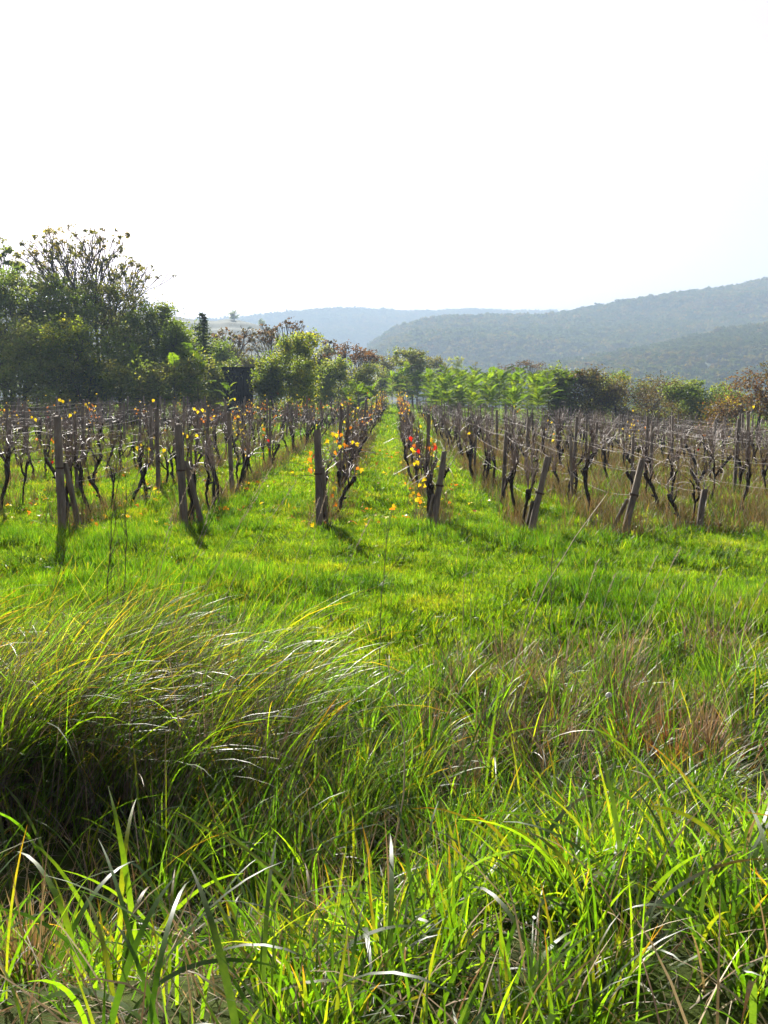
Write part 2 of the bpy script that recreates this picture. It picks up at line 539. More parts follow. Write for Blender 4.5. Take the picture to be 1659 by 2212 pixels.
def crown_mesh(name, n, r, size, cols):
    """a far crown: clumps of leaf faces over an uneven dome"""
    mb = MB()
    d = rand_dirs(n); d[:, 2] = np.abs(d[:, 2]) * 1.1 - 0.25
    rr = r * (0.72 + 0.3 * wob(d[:, 0] * 3, d[:, 1] * 3 + d[:, 2] * 2, 1.3, r * 3) + rng.uniform(-0.1, 0.14, n))
    C = d * rr[:, None] + np.array([0, 0, r * 0.55])
    v, q = leaf_quads(C, size, 0.9, 0.3)
    c = np.array(cols)[rng.integers(0, len(cols), n)] * rng.uniform(0.88, 1.12, (n, 1))
    mb.add(v, q, np.repeat(c, 4, 0))
    # a dense irregular core so the hill does not show through
    th = np.linspace(0, 2 * np.pi, 8, endpoint=False)
    rows = [(0.62, -0.1), (0.68, 0.45), (0.5, 0.9), (0.15, 1.15)]
    core = np.array([[r * a * np.cos(x) * rng.uniform(.8, 1.15), r * a * np.sin(x) * rng.uniform(.8, 1.15), r * h] for a, h in rows for x in th])
    fq = [[k * 8 + j, k * 8 + (j + 1) % 8, (k + 1) * 8 + (j + 1) % 8, (k + 1) * 8 + j] for k in range(3) for j in range(8)]
    mb.add(core, np.array(fq), np.array(cols).mean(0) * 0.8)
    return mb.mesh(name, M['far_leaf'], cols=True)


GREENS = [[(0.045, 0.075, 0.02), (0.06, 0.09, 0.025)], [(0.07, 0.095, 0.025), (0.085, 0.10, 0.03)], [(0.10, 0.10, 0.03), (0.13, 0.11, 0.035)], [(0.04, 0.07, 0.028), (0.05, 0.08, 0.03)], [(0.14, 0.10, 0.04), (0.11, 0.08, 0.035)]]
FAR_CROWNS = [crown_mesh('far_crown_%d' % i, 110, 1.0, 0.42, g) for i, g in enumerate(GREENS)]


def wood(name, label, hill, n, pxr, dr, size, keep=None, idxw=None):
    P = rng.uniform(*pxr, n)
    lo, hi = dr
    D = lo + (hi - lo) * rng.uniform(0, 1, n)
    if keep is not None:
        k = keep(P, D); P, D = P[k], D[k]
    X, Y, Z = hill.at(P, D)
    n = len(X)
    s = rng.uniform(size[0], size[1], n) * (1 + 0.25 * wob(X, Y, 0.02, 3))
    sc = np.stack([s, s, s * rng.uniform(0.8, 1.3, n)], -1)
    w = 0.5 + 0.5 * wob(X, Y, 0.015, 6)
    idx = np.clip((w * 3 + rng.normal(0, 0.9, n)), 0, 4).astype(int)
    o = scatter(name, np.stack([X, Y, Z - 0.5], -1), np.stack([np.zeros(n), np.zeros(n), rng.uniform(0, 6.28, n)], -1), sc, idx, FAR_CROWNS)
    tag(o, label, 'woodland', kind='stuff')
    return o


wood('far_ridge_wood', 'hazy blue woodland covering the far ridge', HF, 24000, (250, 1500), (1180, 2060), (5.5, 9.5))
def _right(P, D):
    meadow = (np.abs(P - 845 - (D - 640) * 0.10) < 20 + 8 * np.sin(D * .03)) & (D > 600) & (D < 760)
    return ~meadow & (rng.uniform(0, 1, len(P)) < 0.96)
wood('hillside_wood', 'mixed autumn woodland covering the nearer hill', HR, 17000, (690, 1760), (545, 1090), (3.6, 6.2), _right)
def _spur(P, D):
    X = (P - 852) / F * D
    return wob(X, D, 0.035, 2.0) + 0.35 * wob(X, D, 0.11, 5) + rng.normal(0, 0.35, len(P)) > -0.75
wood('spur_scrub', 'scattered pale scrub on the low spur', HS, 7000, (980, 1760), (352, 660), (1.6, 3.6), _spur)
wood('terrace_scrub', 'thin scrub on the terraced hill', HL, 420, (60, 850), (300, 500), (1.0, 2.2), lambda P, D: rng.uniform(0, 1, len(P)) < np.where(D < 400, 1, 0.25))


# ------------------------------------------------------------------ trees
def grow(pts, trunk, pull=0.35):
    """join crown points to a trunk polyline, each to its nearest node; returns nodes, parents"""
    nodes = [np.array(p, float) for p in trunk]
    par = [-1] + list(range(len(trunk) - 1))
    pts = np.asarray(pts)
    T = np.asarray(trunk, float)
    d = np.min(np.linalg.norm(pts[:, None] - T[None], axis=2), 1)
    A = np.zeros((len(trunk) + 3 * len(pts), 3)); A[:len(trunk)] = T
    n = len(trunk)
    for k in np.argsort(d):
        p = pts[k]
        dv = p - A[:n]
        dist = np.linalg.norm(dv, axis=1) + np.maximum(-dv[:, 2], 0) * 1.5
        j = int(np.argmin(dist))
        L = np.linalg.norm(p - A[j])
        if L > 0.5:
            mid = A[j] * 0.5 + p * 0.5 + rng.normal(0, 0.07 * L, 3) + np.array([0, 0, -0.06 * L])
            A[n] = mid; par.append(j); j = n; n += 1
        A[n] = p; par.append(j); n += 1
    return A[:n], np.array(par)


def limb_mesh(name, A, par, r_trunk, r_tip, mat):
    n = len(A)
    w = np.zeros(n)
    child = np.zeros(n, int)
    for i in range(n - 1, 0, -1):
        if child[i] == 0: w[i] = 1
        w[par[i]] += w[i]; child[par[i]] += 1
    r = r_tip * np.sqrt(np.maximum(w, 1))
    r *= min(1.0, r_trunk / r[0]) if r[0] > r_trunk else 1.0
    r = np.maximum(r, r_tip)
    r[0] = max(r[0], r_trunk) * 1.25
    i = np.arange(1, n)
    r0 = np.minimum(r[par[i]], r[i] * 1.7)
    v, q = frustums(A[par[i]], A[i], r0, r[i], 5)
    return mesh(name, v, q, mat, smooth=True)


def fan_nodes(H, W, splits):
    """limbs fanning out of a short trunk; returns nodes, parents, tip indices"""
    A, par = [np.zeros(3), np.array([0, 0, .12 * H]), np.array([.01 * H, 0, .25 * H])], [-1, 0, 1]
    tips = []
    def go(i, d, L, lev):
        n = splits[lev]
        for k in range(n):
            az = 2 * math.pi * (k + rng.uniform(-.35, .35)) / n + lev * 1.3
            sp_ = R(rng.uniform(14, 34) if lev else rng.uniform(8, 36))
            up = np.array([0, 0, 1.0])
            side = np.array([math.cos(az), math.sin(az), 0])
            nd = d * math.cos(sp_) + side * math.sin(sp_) + up * .10
            nd /= np.linalg.norm(nd)
            ln = L * rng.uniform(.7, 1.2)
            m = A[i] + nd * ln * .5 + rng.normal(0, .04 * ln, 3)
            A.append(m); par.append(i); j = len(A) - 1
            A.append(m + (nd + rng.normal(0, .12, 3)) * ln * .5); par.append(j); j = len(A) - 1
            if lev + 1 < len(splits): go(j, nd, L * .78, lev + 1)
            else: tips.append(j)
    go(2, np.array([0, 0, 1.0]), H * .26, 0)
    A = np.array(A)
    A[:, :2] *= W / np.percentile(np.abs(A[:, 0]), 98)
    A[:, 2] *= H / A[:, 2].max()
    return A, np.array(par), np.array(tips)


TREES = []
def tree(name, label, px, top, width, y, kind='leafy', cols=((0.05, 0.085, 0.02),), n_pts=150, leaves=5000, leaf=0.15,
         base=0.12, lobes=9, spread=0.30, group='trees and shrubs around the vineyard', cat='tree', open_=0.0):
    if kind == 'leafy' and leaves < 7000 and y < 110:
        leaves = int(leaves * 1.8); leaf *= 1.18
    c = U(px, top, y)
    g = gz(c.x, y)
    H = max(c.z - g, 0.6)
    W = width / F * y / 2
    root = empty(name, (c.x, y, g - 0.05))
    tag(root, label, cat, group)
    cols = np.array(cols)
    # crown volume: overlapping lobes
    if kind == 'fan':
        A, par, tip_i = fan_nodes(H, W, (5, 4, 3, 3, 2) if n_pts > 250 else (4, 3, 3, 3) if n_pts > 115 else (3, 3, 3, 2))
    else:
        L = rng.uniform(-1, 1, (lobes, 3)) * np.array([0.72, 0.72, 0.40]) * np.array([W, W, H * (1 - base)])
        L[:, 2] += H * (base + (1 - base) * 0.5)
        L[0] = (0, 0, H * 0.74)
        lr = rng.uniform(0.22, 0.5, lobes)
        k = rng.integers(0, lobes, n_pts)
        d = rand_dirs(n_pts) * (rng.uniform(0.15, 1, n_pts) ** 0.45)[:, None]
        pts = L[k] + d * lr[k, None] * np.array([W, W, H * (1 - base) * 0.62])
        stray = rng.uniform(0, 1, n_pts) < .1
        pts[stray] += rng.normal(0, .16, (int(stray.sum()), 3)) * W
        pts[:, 2] = np.clip(pts[:, 2], H * base * rng.uniform(0.7, 1.2, n_pts), H * rng.uniform(0.93, 1.0, n_pts))
        pts[:, 0] = np.clip(pts[:, 0], -W, W)
    th = H * (0.35 if kind == 'fan' else 0.55)
    ts = np.linspace(0, 1, 6)
    trunk = np.stack([0.05 * H * np.sin(ts * 3 + rng.uniform(0, 6)) * ts, 0.05 * H * np.sin(ts * 2 + rng.uniform(0, 6)) * ts, ts * th], -1)
    if kind != 'fan': A, par = grow(pts, trunk)
    obj('trunk', limb_mesh('trunk', A, par, 0.016 * H + 0.02, 0.016 + 0.0004 * H if kind == 'fan' else 0.008 + 0.0006 * H, M['trunk']), root)
    # leaves
    tips = A[6:]
    if kind == 'fan':
        tips = A[tip_i]
    w = rng.uniform(0, 1, len(tips)) ** (1 + 3 * open_)
    w /= w.sum()
    k = rng.choice(len(tips), leaves, p=w)
    sp = spread * (0.4 + rng.uniform(0, 0.8, len(tips)))[k]
    C = tips[k] + rng.normal(size=(leaves, 3)) * sp[:, None] * np.array([1, 1, 0.75])
    C[:, 2] = np.maximum(C[:, 2], 0.1)
    v, q = leaf_quads(C, leaf, 0.62, 0.25)
    clump = rng.integers(0, len(cols), len(tips))
    cc = cols[clump[k]] * rng.uniform(0.7, 1.35, (leaves, 1))
    obj('crown', mesh('crown', v, q, M['leaf'], np.repeat(cc, 4, 0)), root)
    TREES.append(root)
    return root


DG = ((0.075, 0.118, 0.05), (0.10, 0.135, 0.052), (0.11, 0.13, 0.062))          # dull dark green
MG = ((0.075, 0.125, 0.025), (0.10, 0.15, 0.028), (0.065, 0.105, 0.03))       # mid green
YG = ((0.13, 0.18, 0.026), (0.17, 0.195, 0.03), (0.09, 0.14, 0.024))          # yellow green
BR = ((0.055, 0.04, 0.034), (0.07, 0.048, 0.042), (0.05, 0.048, 0.03))        # purplish brown
SD = ((0.06, 0.04, 0.034), (0.075, 0.045, 0.038), (0.05, 0.045, 0.03))            # seed heads
OL = ((0.085, 0.095, 0.03), (0.105, 0.10, 0.036), (0.065, 0.078, 0.028))

tree('tall_tree', 'tall open tree of thin fanned branches with sparse leaf tufts', 200, 486, 270, 66, 'fan', OL, 420, 4200, 0.2, spread=0.13, open_=0.6)
tree('tufted_tree', 'sparse tree at the frame edge with drooping dark leaf tufts', 10, 512, 190, 68, 'fan', DG, 190, 3600, 0.24, spread=0.2, open_=0.5)
tree('leafy_tree', 'large dull green tree below the tall fanned tree', 115, 575, 240, 63, 'leafy', DG + MG, 420, 14000, 0.19, lobes=9, spread=.36)
tree('leafy_tree', 'broad dark tree filling the frame edge beside the vineyard', -5, 580, 210, 61, 'leafy', DG, 340, 12000, 0.19, lobes=7, spread=.36)
tree('leafy_tree', 'grey-green tree with rounded crown sloping towards the valley', 258, 600, 210, 64, 'leafy', DG + OL, 400, 13000, 0.18, lobes=9, spread=.36)
tree('leafy_tree', 'small round-topped green tree at the outer end of the grove', 318, 640, 140, 62, 'leafy', MG + DG, 300, 12000, 0.18, spread=.34)
tree('leafy_bush', 'sunlit yellow-green bush in front of the dark grove', 165, 690, 130, 56, 'leafy', YG + MG, 260, 10000, 0.16, base=0.04, cat='bush')
tree('leafy_bush', 'dense dark bush under the grove at the frame edge', 45, 680, 220, 57, 'leafy', DG, 340, 13000, 0.17, base=0.02, cat='bush', lobes=7, spread=.36)
tree('leafy_bush', 'dark green bush in the middle of the grove edge', 255, 705, 210, 58, 'leafy', DG + MG, 340, 12000, 0.17, base=0.02, cat='bush', lobes=7, spread=.36)
tree('leafy_bush', 'green bush between the grove and the dark conifer', 368, 692, 130, 60, 'leafy', MG, 280, 11000, 0.17, base=0.02, cat='bush', spread=.33)
tree('leafy_bush', 'low dark shrub at the foot of the conifer', 450, 775, 110, 60, 'leafy', DG, 200, 7000, 0.16, base=0.02, cat='bush')
tree('leafy_bush', 'low dark undergrowth shrub before the sunlit bush', 120, 765, 260, 55, 'leafy', DG, 300, 12000, 0.16, base=0.02, cat='bush')
tree('leafy_bush', 'low dark undergrowth shrub before the green bush', 340, 770, 230, 55, 'leafy', DG, 300, 11000, 0.16, base=0.02, cat='bush')
tree('leafy_tree', 'mid-height green tree stepping down beside the grove', 395, 708, 110, 68, 'leafy', MG + DG, 260, 8500, 0.17, base=0.03)
tree('leafy_tree', 'olive tree behind the hut and conifer', 540, 752, 110, 84, 'leafy', OL + MG, 220, 6900, 0.17, base=0.03)
tree('leafy_bush', 'green bush closing the gap beside the hut', 462, 782, 46, 66, 'leafy', MG, 120, 3000, 0.13, base=0.02, cat='bush')
tree('leafy_tree', 'grey-green tree behind the upright green tree', 690, 748, 110, 92, 'leafy', DG + OL, 220, 6500, 0.18, base=0.03)
tree('leafy_tree', 'soft yellow-green tree at the head of the path', 825, 786, 80, 118, 'leafy', YG + OL, 180, 5000, 0.2, base=0.02)
tree('leafy_bush', 'green bush filling the hedge behind the olive brown bush', 1310, 806, 150, 67, 'leafy', DG + MG, 260, 8200, 0.15, base=0.02, cat='bush')
tree('leafy_bush', 'dark bush filling the hedge behind the purplish one', 1445, 812, 170, 66, 'leafy', DG + OL, 280, 8600, 0.15, base=0.02, cat='bush')
tree('leafy_bush', 'dull green bush at the hedge end before the frame edge', 1565, 828, 130, 62, 'leafy', DG + MG, 220, 7200, 0.14, base=0.02, cat='bush')
tree('bare_tree', 'thin bare tree with reddish seed clusters behind the dark hut', 492, 703, 90, 78, 'fan', SD, 90, 800, 0.2, spread=0.14, open_=0.4)
tree('bare_shrub', 'grey leafless thicket rising behind the dark hut', 525, 742, 120, 76, 'leafy', ((0.06, 0.055, 0.045),), 330, 900, 0.1, base=0.03, cat='bush')
tree('leafy_tree', 'soft green tree between the conifer and the hut', 470, 735, 80, 74, 'leafy', MG, 150, 3600, 0.14)
tree('leafy_bush', 'rounded yellow-topped bush beside the dark hut', 588, 765, 85, 58, 'leafy', YG + MG, 190, 5200, 0.13, base=0.03, cat='bush')
tree('bare_tree', 'leafless tree with dark seed clusters above the yellow-topped bush', 592, 686, 120, 80, 'fan', SD, 130, 1100, 0.2, spread=0.14, open_=0.4)
tree('leafy_tree', 'upright green tree beside the yellow-topped bush', 645, 718, 80, 60, 'leafy', MG + YG, 180, 5200, 0.14, base=0.08)
tree('leafy_bush', 'bright green bush at the foot of the upright green tree', 650, 780, 80, 57, 'leafy', YG + MG, 130, 3600, 0.13, base=0.03, cat='bush')
tree('bare_tree', 'leafless tree with seed clusters behind the upright green tree', 675, 712, 110, 84, 'fan', SD, 110, 1000, 0.2, spread=0.15, open_=0.4)
tree('bare_tree', 'spreading tree topped with rusty red seed clusters', 762, 738, 105, 82, 'fan', ((0.085, 0.045, 0.04), (0.07, 0.042, 0.036)), 120, 1300, 0.2, spread=0.2)
tree('leafy_tree', 'dull green tree under the rusty seed clusters', 715, 775, 110, 74, 'leafy', DG + MG, 190, 5200, 0.15, base=0.03)
tree('leafy_tree', 'dark green tree closing the far end beside the path', 785, 785, 100, 80, 'leafy', DG, 180, 5000, 0.15, base=0.03)
tree('leafy_tree', 'pale hazy tree far behind the end of the path', 833, 762, 70, 130, 'leafy', OL, 120, 3000, 0.24, base=0.03)
tree('leafy_tree', 'flat-crowned tree above the pinnate saplings', 893, 756, 105, 100, 'leafy', DG + OL, 170, 3800, 0.19, base=0.3)
tree('leafy_tree', 'olive tree with ragged crown above the pinnate saplings', 945, 768, 80, 125, 'leafy', OL, 130, 3000, 0.23, base=0.1)
tree('leafy_tree', 'yellowish hazy tree down the slope', 990, 766, 58, 185, 'leafy', YG, 120, 2600, 0.32, base=0.05)
tree('leafy_tree', 'grey hazy tree down the slope beside the yellowish one', 1030, 774, 60, 195, 'leafy', OL, 110, 2400, 0.33, base=0.05)
tree('bare_tree', 'thin grey leafless tree down the slope', 1092, 786, 60, 150, 'fan', BR, 110, 500, 0.2, spread=0.2)
tree('bare_tree', 'leafless twiggy tree behind the dark green crown', 1140, 780, 70, 120, 'fan', SD, 110, 700, 0.2, spread=0.2)
tree('leafy_tree', 'dark green tree with knobbly top beside the saplings', 1208, 782, 95, 64, 'leafy', DG + MG, 200, 5600, 0.15, base=0.05)
tree('leafy_bush', 'olive brown bush beside the dark leafless bush', 1280, 798, 120, 62, 'leafy', OL + BR, 210, 5200, 0.13, base=0.02, cat='bush')
tree('bare_shrub', 'dark leafless bush with dense purplish twigs', 1405, 804, 180, 60, 'leafy', BR, 620, 3400, 0.10, base=0.03, cat='bush')
tree('bare_shrub', 'small twiggy brown bush between the olive bush and the purplish one', 1335, 816, 90, 61, 'leafy', BR + OL, 260, 2600, 0.10, base=0.03, cat='bush')
tree('leafy_tree', 'green spreading tree between the two dark bushes', 1495, 815, 140, 58, 'leafy', DG + MG, 260, 4300, 0.12, base=0.05, spread=.2)
tree('leafy_bush', 'small bright yellow bush beneath the green spreading tree', 1552, 866, 60, 56, 'leafy', ((0.36, 0.30, 0.03), (0.28, 0.28, 0.03)), 90, 1500, 0.14, base=0.03, cat='bush')
tree('leafy_bush', 'large dark reddish brown bush at the frame edge', 1648, 786, 300, 46, 'leafy', BR + ((0.06, 0.032, 0.03),), 560, 17000, 0.12, base=0.0, spread=.24, cat='bush')
tree('leafy_bush', 'low dark shrub below the purplish bush', 1450, 880, 180, 57, 'leafy', DG + BR, 160, 3200, 0.11, base=0.02, cat='bush')
def conifer(label, px, top, width, y):
    c = U(px, top, y); g = gz(c.x, y); H = c.z - g; W = width / F * y / 2
    root = tag(empty('conifer', (c.x, y, g - 0.05)), label, 'tree', 'trees and shrubs around the vineyard')
    mb = MB(); add_tube(mb, [(0, 0, 0), (0.03, 0, H * .5), (0, 0, H)], [0.13, 0.08, 0.015], 6)
    P0, P1, C = [], [], []
    for z in np.arange(0.35, H * 0.98, 0.2):
        r = W * (1 - z / H) ** 0.7 * rng.uniform(0.7, 1.2) + 0.1
        for a in rng.uniform(0, 6.28, 7):
            e = np.array([r * math.cos(a), r * math.sin(a), z - 0.25 * r + 0.1])
            P0.append((0, 0, z)); P1.append(e)
            t = rng.uniform(0.15, 1.0, 26)[:, None]
            C.append(np.array([0, 0, z]) * (1 - t) + e * t + rng.normal(0, 0.05, (26, 3)))
    v, q = frustums(P0, P1, np.full(len(P0), .02), np.full(len(P0), .006), 4)
    mb.add(v, q)
    obj('trunk', mb.mesh('trunk', M['trunk']), root)
    C = np.concatenate(C)
    v, q = leaf_quads(C, 0.17, 0.35, 0.1)
    obj('crown', mesh('crown', v, q, M['leaf'], np.repeat(np.array([(0.022, 0.04, 0.02)]) * rng.uniform(.7, 1.3, (len(C), 1)), 4, 0)), root)
conifer('dark pointed conifer standing at the end of the grove', 437, 674, 120, 63)


# small trees on the terraced hill
def hill_bush(label, px, width, D):
    X, Y, Z = [float(a[0]) for a in HL.at(np.array([float(px)]), np.array([float(D)]))]
    W = width / F * D / 2
    root = tag(empty('hill_tree', (X, Y, Z - 0.3)), label, 'tree', 'lone trees on the terraced hill')
    pts = rand_dirs(40) * W * rng.uniform(.4, 1, (40, 1)) + np.array([0, 0, W * 1.2])
    A, par = grow(pts, [(0, 0, 0), (0, 0, W * .5), (0, 0, W)])
    obj('trunk', limb_mesh('trunk', A, par, .25, .05, M['trunk']), root)
    C = A[rng.integers(3, len(A), 700)] + rng.normal(0, W * .16, (700, 3))
    v, q = leaf_quads(C, W * .22, .7)
    obj('crown', mesh('crown', v, q, M['leaf'], np.repeat(np.array(DG)[rng.integers(0, 3, 700)], 4, 0)), root)
hill_bush('larger round tree on the brow of the terraced hill', 511, 22, 518)
hill_bush('smaller tree lower down the terraced hill brow', 570, 15, 518)
hill_bush('tiny shrub beside the smaller tree on the terraced hill', 584, 9, 516)


# ------------------------------------------------------------------ dark hut
def hut():
    p = U(515, 794, 61)
    g = gz(p.x, 61)
    root = tag(empty('hut', (p.x, 61, g), R(8)), 'small dark tarred hut with flat sloping roof between bushes', 'hut')
    w, d, h = 0.92, 1.1, p.z - g - 0.12
    def box(mb, a, b):
        x0, y0, z0 = a; x1, y1, z1 = b
        v = [(x0, y0, z0), (x1, y0, z0), (x1, y1, z0), (x0, y1, z0), (x0, y0, z1), (x1, y0, z1), (x1, y1, z1), (x0, y1, z1)]
        mb.add(v, [(0, 3, 2, 1), (4, 5, 6, 7), (0, 1, 5, 4), (1, 2, 6, 5), (2, 3, 7, 6), (3, 0, 4, 7)])
    mb = MB(); box(mb, (-w + .02, -d + .03, 0), (w - .02, d, h - .02)); obj('wall', mb.mesh('wall', M['tar']), root)
    nb = 9
    for i in range(nb):
        x0 = -w + 2 * w * i / nb
        mb = MB(); box(mb, (x0 + .006, -d - .01, .02), (x0 + 2 * w / nb - .006, -d + .02, h - .03)); obj('plank', mb.mesh('plank', M['tar']), root)
    mb = MB()
    v = [(-w - .12, -d - .2, h + .06), (w + .12, -d - .2, h + .06), (w + .12, d + .2, h - .1), (-w - .12, d + .2, h - .1)]
    v += [(a, b, c + .07) for a, b, c in v]
    mb.add(v, [(0, 3, 2, 1), (4, 5, 6, 7), (0, 1, 5, 4), (1, 2, 6, 5), (2, 3, 7, 6), (3, 0, 4, 7)])
    obj('roof', mb.mesh('roof', M['tar']), root)
hut()


# ------------------------------------------------------------------ pinnate saplings
def frond_mesh(name, L, pairs, colr):
    mb = MB()
    s = np.linspace(0, 1, 7)
    path = np.stack([s * L, 0.03 * np.sin(s * 4), 0.16 * L * np.sin(s * np.pi * 0.9) - 0.22 * L * s ** 2.2], -1)
    add_tube(mb, path, np.linspace(0.008, 0.003, 7), 3, c=np.array(colr) * 0.8)
    for i in range(pairs):
        t = 0.2 + 0.8 * i / (pairs - 1)
        p = np.array([np.interp(t, s, path[:, k]) for k in range(3)])
        ll = 0.23 * L * (0.55 + 0.9 * math.sin(min(t, .98) * math.pi) ** .7) * rng.uniform(.85, 1.1)
        for sd_ in (-1, 1):
            dr = np.array([0.38 + .5 * max(0, t - .8), sd_ * 1.0, -0.28 + rng.uniform(-.12, .12)]); dr /= np.linalg.norm(dr)
            wd = np.array([0.9, -sd_ * 0.3, 0.25 * rng.uniform(-1, 1)]); wd /= np.linalg.norm(wd)
            w = ll * 0.17
            v = [p, p + dr * ll * .35 + wd * w, p + dr * ll + np.array([0, 0, -.05 * ll]), p + dr * ll * .35 - wd * w]
            mb.add(v, [(0, 1, 2, 3)], np.array(colr) * rng.uniform(.75, 1.25))
    return mb.mesh(name, M['frond'], cols=True)
FRONDS = [frond_mesh('frond', L, n, c) for L, n, c in [(0.95, 11, (0.09, 0.15, 0.02)), (0.8, 10, (0.11, 0.17, 0.02)), (1.1, 13, (0.075, 0.13, 0.02)), (0.7, 9, (0.14, 0.19, 0.022)), (1.0, 12, (0.08, 0.12, 0.018))]]
WORDS = 'first second third fourth fifth sixth seventh eighth ninth tenth eleventh twelfth thirteenth fourteenth fifteenth sixteenth seventeenth eighteenth nineteenth twentieth'.split()
TENS = {2: 'twenty', 3: 'thirty', 4: 'forty', 5: 'fifty', 6: 'sixty', 7: 'seventy', 8: 'eighty', 9: 'ninety'}
def ordinal(n):
    if n <= 20: return WORDS[n - 1]
    if n % 10 == 0 and n < 100: return TENS[n // 10][:-1] + 'ieth'
    if n < 100: return TENS[n // 10] + '-' + WORDS[n % 10 - 1]
    return '%d-th' % n


def sapling(label, px, top, y, nf, scale=1.0, group='pinnate-leaved saplings at the vineyard end', g0=None):
    c = U(px, top, y); g = gz(c.x, y); H = max(c.z - g, 0.5)
    root = tag(empty('sapling', (c.x, y, g - .03)), label, 'sapling', group)
    s = np.linspace(0, 1, 7)
    lean = rng.normal(0, .05, 2) * H
    path = np.stack([lean[0] * s ** 2, lean[1] * s ** 2, s * H * 0.9], -1)
    mb = MB(); add_tube(mb, path, np.linspace(.012 * H * .6 + .008, .008, 7), 5)
    obj('trunk', mb.mesh('trunk', M['trunk']), root)
    for k in range(nf):
        t = 1 - (k / nf) ** 1.0 * min(0.7, 2.4 / H) * rng.uniform(.85, 1.1)
        f = obj('frond', FRONDS[rng.integers(0, len(FRONDS))], root)
        f.location = [float(np.interp(t, s, path[:, j])) for j in range(3)]
        up = (1.0 - 0.85 * (k / nf)) * rng.uniform(.75, 1.25)
        f.rotation_euler = Euler((rng.normal(0, .25), -up, k * 2.4 + rng.uniform(-.4, .4)), 'XYZ')
        sc = scale * rng.uniform(.75, 1.15); f.scale = (sc, sc, sc)
    return root


sp = []
for px, top, y in [(846, 815, 70), (862, 800, 62), (880, 793, 58), (900, 802, 60), (921, 812, 56), (938, 805, 62), (955, 815, 55), (968, 795, 60), (985, 800, 57), (1003, 806, 63),
                   (1016, 812, 54), (1030, 803, 60), (1048, 812, 56), (1065, 800, 58), (1080, 806, 55), (1098, 820, 58), (1110, 812, 60), (1128, 815, 56), (1150, 803, 58), (1168, 806, 60),
                   (1185, 800, 57), (1165, 840, 52), (1120, 845, 53), (1060, 838, 52), (990, 838, 53), (935, 842, 55), (1232, 812, 58), (1095, 850, 50), (1020, 848, 50), (965, 850, 52)]:
    sp.append((px + rng.uniform(-3, 3), top, y + (38 if px < 932 else 14 if px < 1100 else 4)))
for px in np.linspace(850, 1215, 16):
    sp.append((px + rng.uniform(-8, 8), rng.uniform(797, 818), rng.uniform(66, 84) if px > 930 else rng.uniform(98, 104)))
sp.sort()
for i, (px, top, y) in enumerate(sp):
    sapling('bright green pinnate-leaved sapling, %s from the path in the thicket' % ordinal(i + 1), px, top, y, int(rng.integers(26, 36)), .85 + .2 * (y > 80) + .1 * (y > 65))
for lab, px, top, y, nf in [('small pale green sapling poking above the vines near the path', 775, 832, 56, 11), ('tiny sapling beside the small pale one above the vines', 797, 842, 57, 7),
                            ('tiny sprout of pinnate leaves on the far side of the pale sapling', 757, 842, 57, 6), ('pale green sapling standing before the dark hut', 488, 828, 50, 10),
                            ('tall pinnate sapling before the conifer', 405, 738, 57, 22), ('pinnate sapling with sunlit leaves under the conifer', 425, 768, 55, 20),
                            ('pinnate sapling against the dark green bush', 300, 745, 56, 18), ('pinnate sapling leaning out beside the low dark shrub', 375, 775, 54, 18)]:
    sapling(lab, px, top, y, nf, 1.0 if y > 52 else .75, 'lone saplings along the grove')


# ------------------------------------------------------------------ vineyard rows
ROW_X = [0.57, 1.85, 3.1, 4.3, 5.55, 6.8, 8.1, 9.4, 10.7, 12.1, 13.5, 15.0, 16.5, 18.1, 19.7, 21.4, 23.1]
ROW_XL = [-1.08, -3.14, -4.73, -6.45, -8.1, -9.8, -11.5, -13.2, -14.9, -16.6, -18.3, -20.0, -21.7, -23.4, -25.1]
ROWS = []
for i, x in enumerate(ROW_X): ROWS.append(dict(x=x, side='right', n=i + 1, y0=[13.5, 12.75, 12.6, 13.2][i] if i < 4 else 13.0 + rng.uniform(-.4, .4)))
for i, x in enumerate(ROW_XL): ROWS.append(dict(x=x, side='left', n=i + 1, y0=[13.4, 13.9, 13.2][i] if i < 3 else 13.3 + rng.uniform(-.4, .4)))
for r in ROWS:
    x = r['x']
    r['y1'] = 112 if abs(x + .25) < 1.2 else (56 if x < 0 else 76 if x < 5 else 58)
    if -4.0 < x < -2: r['y1'] = 66
    r['name'] = '%s row %s of the central path' % (ordinal(r['n']), r['side'])


def seen(x, y, m=0.6):
    return y > 3 and -(0.4203 * y + m) - .0 < x < 0.398 * y + m


def row_x(r, y):
    # rows are not quite straight
    off = {('right', 2): .16, ('right', 1): -.04}.get((r['side'], r['n']), 0) * float(sstep(14, 24, y))
    return r['x'] + off + 0.05 * math.sin(y * .35 + r['n'] * 2) + (0.10 * math.sin(y * .11 + r['n']) if y > 20 else 0)


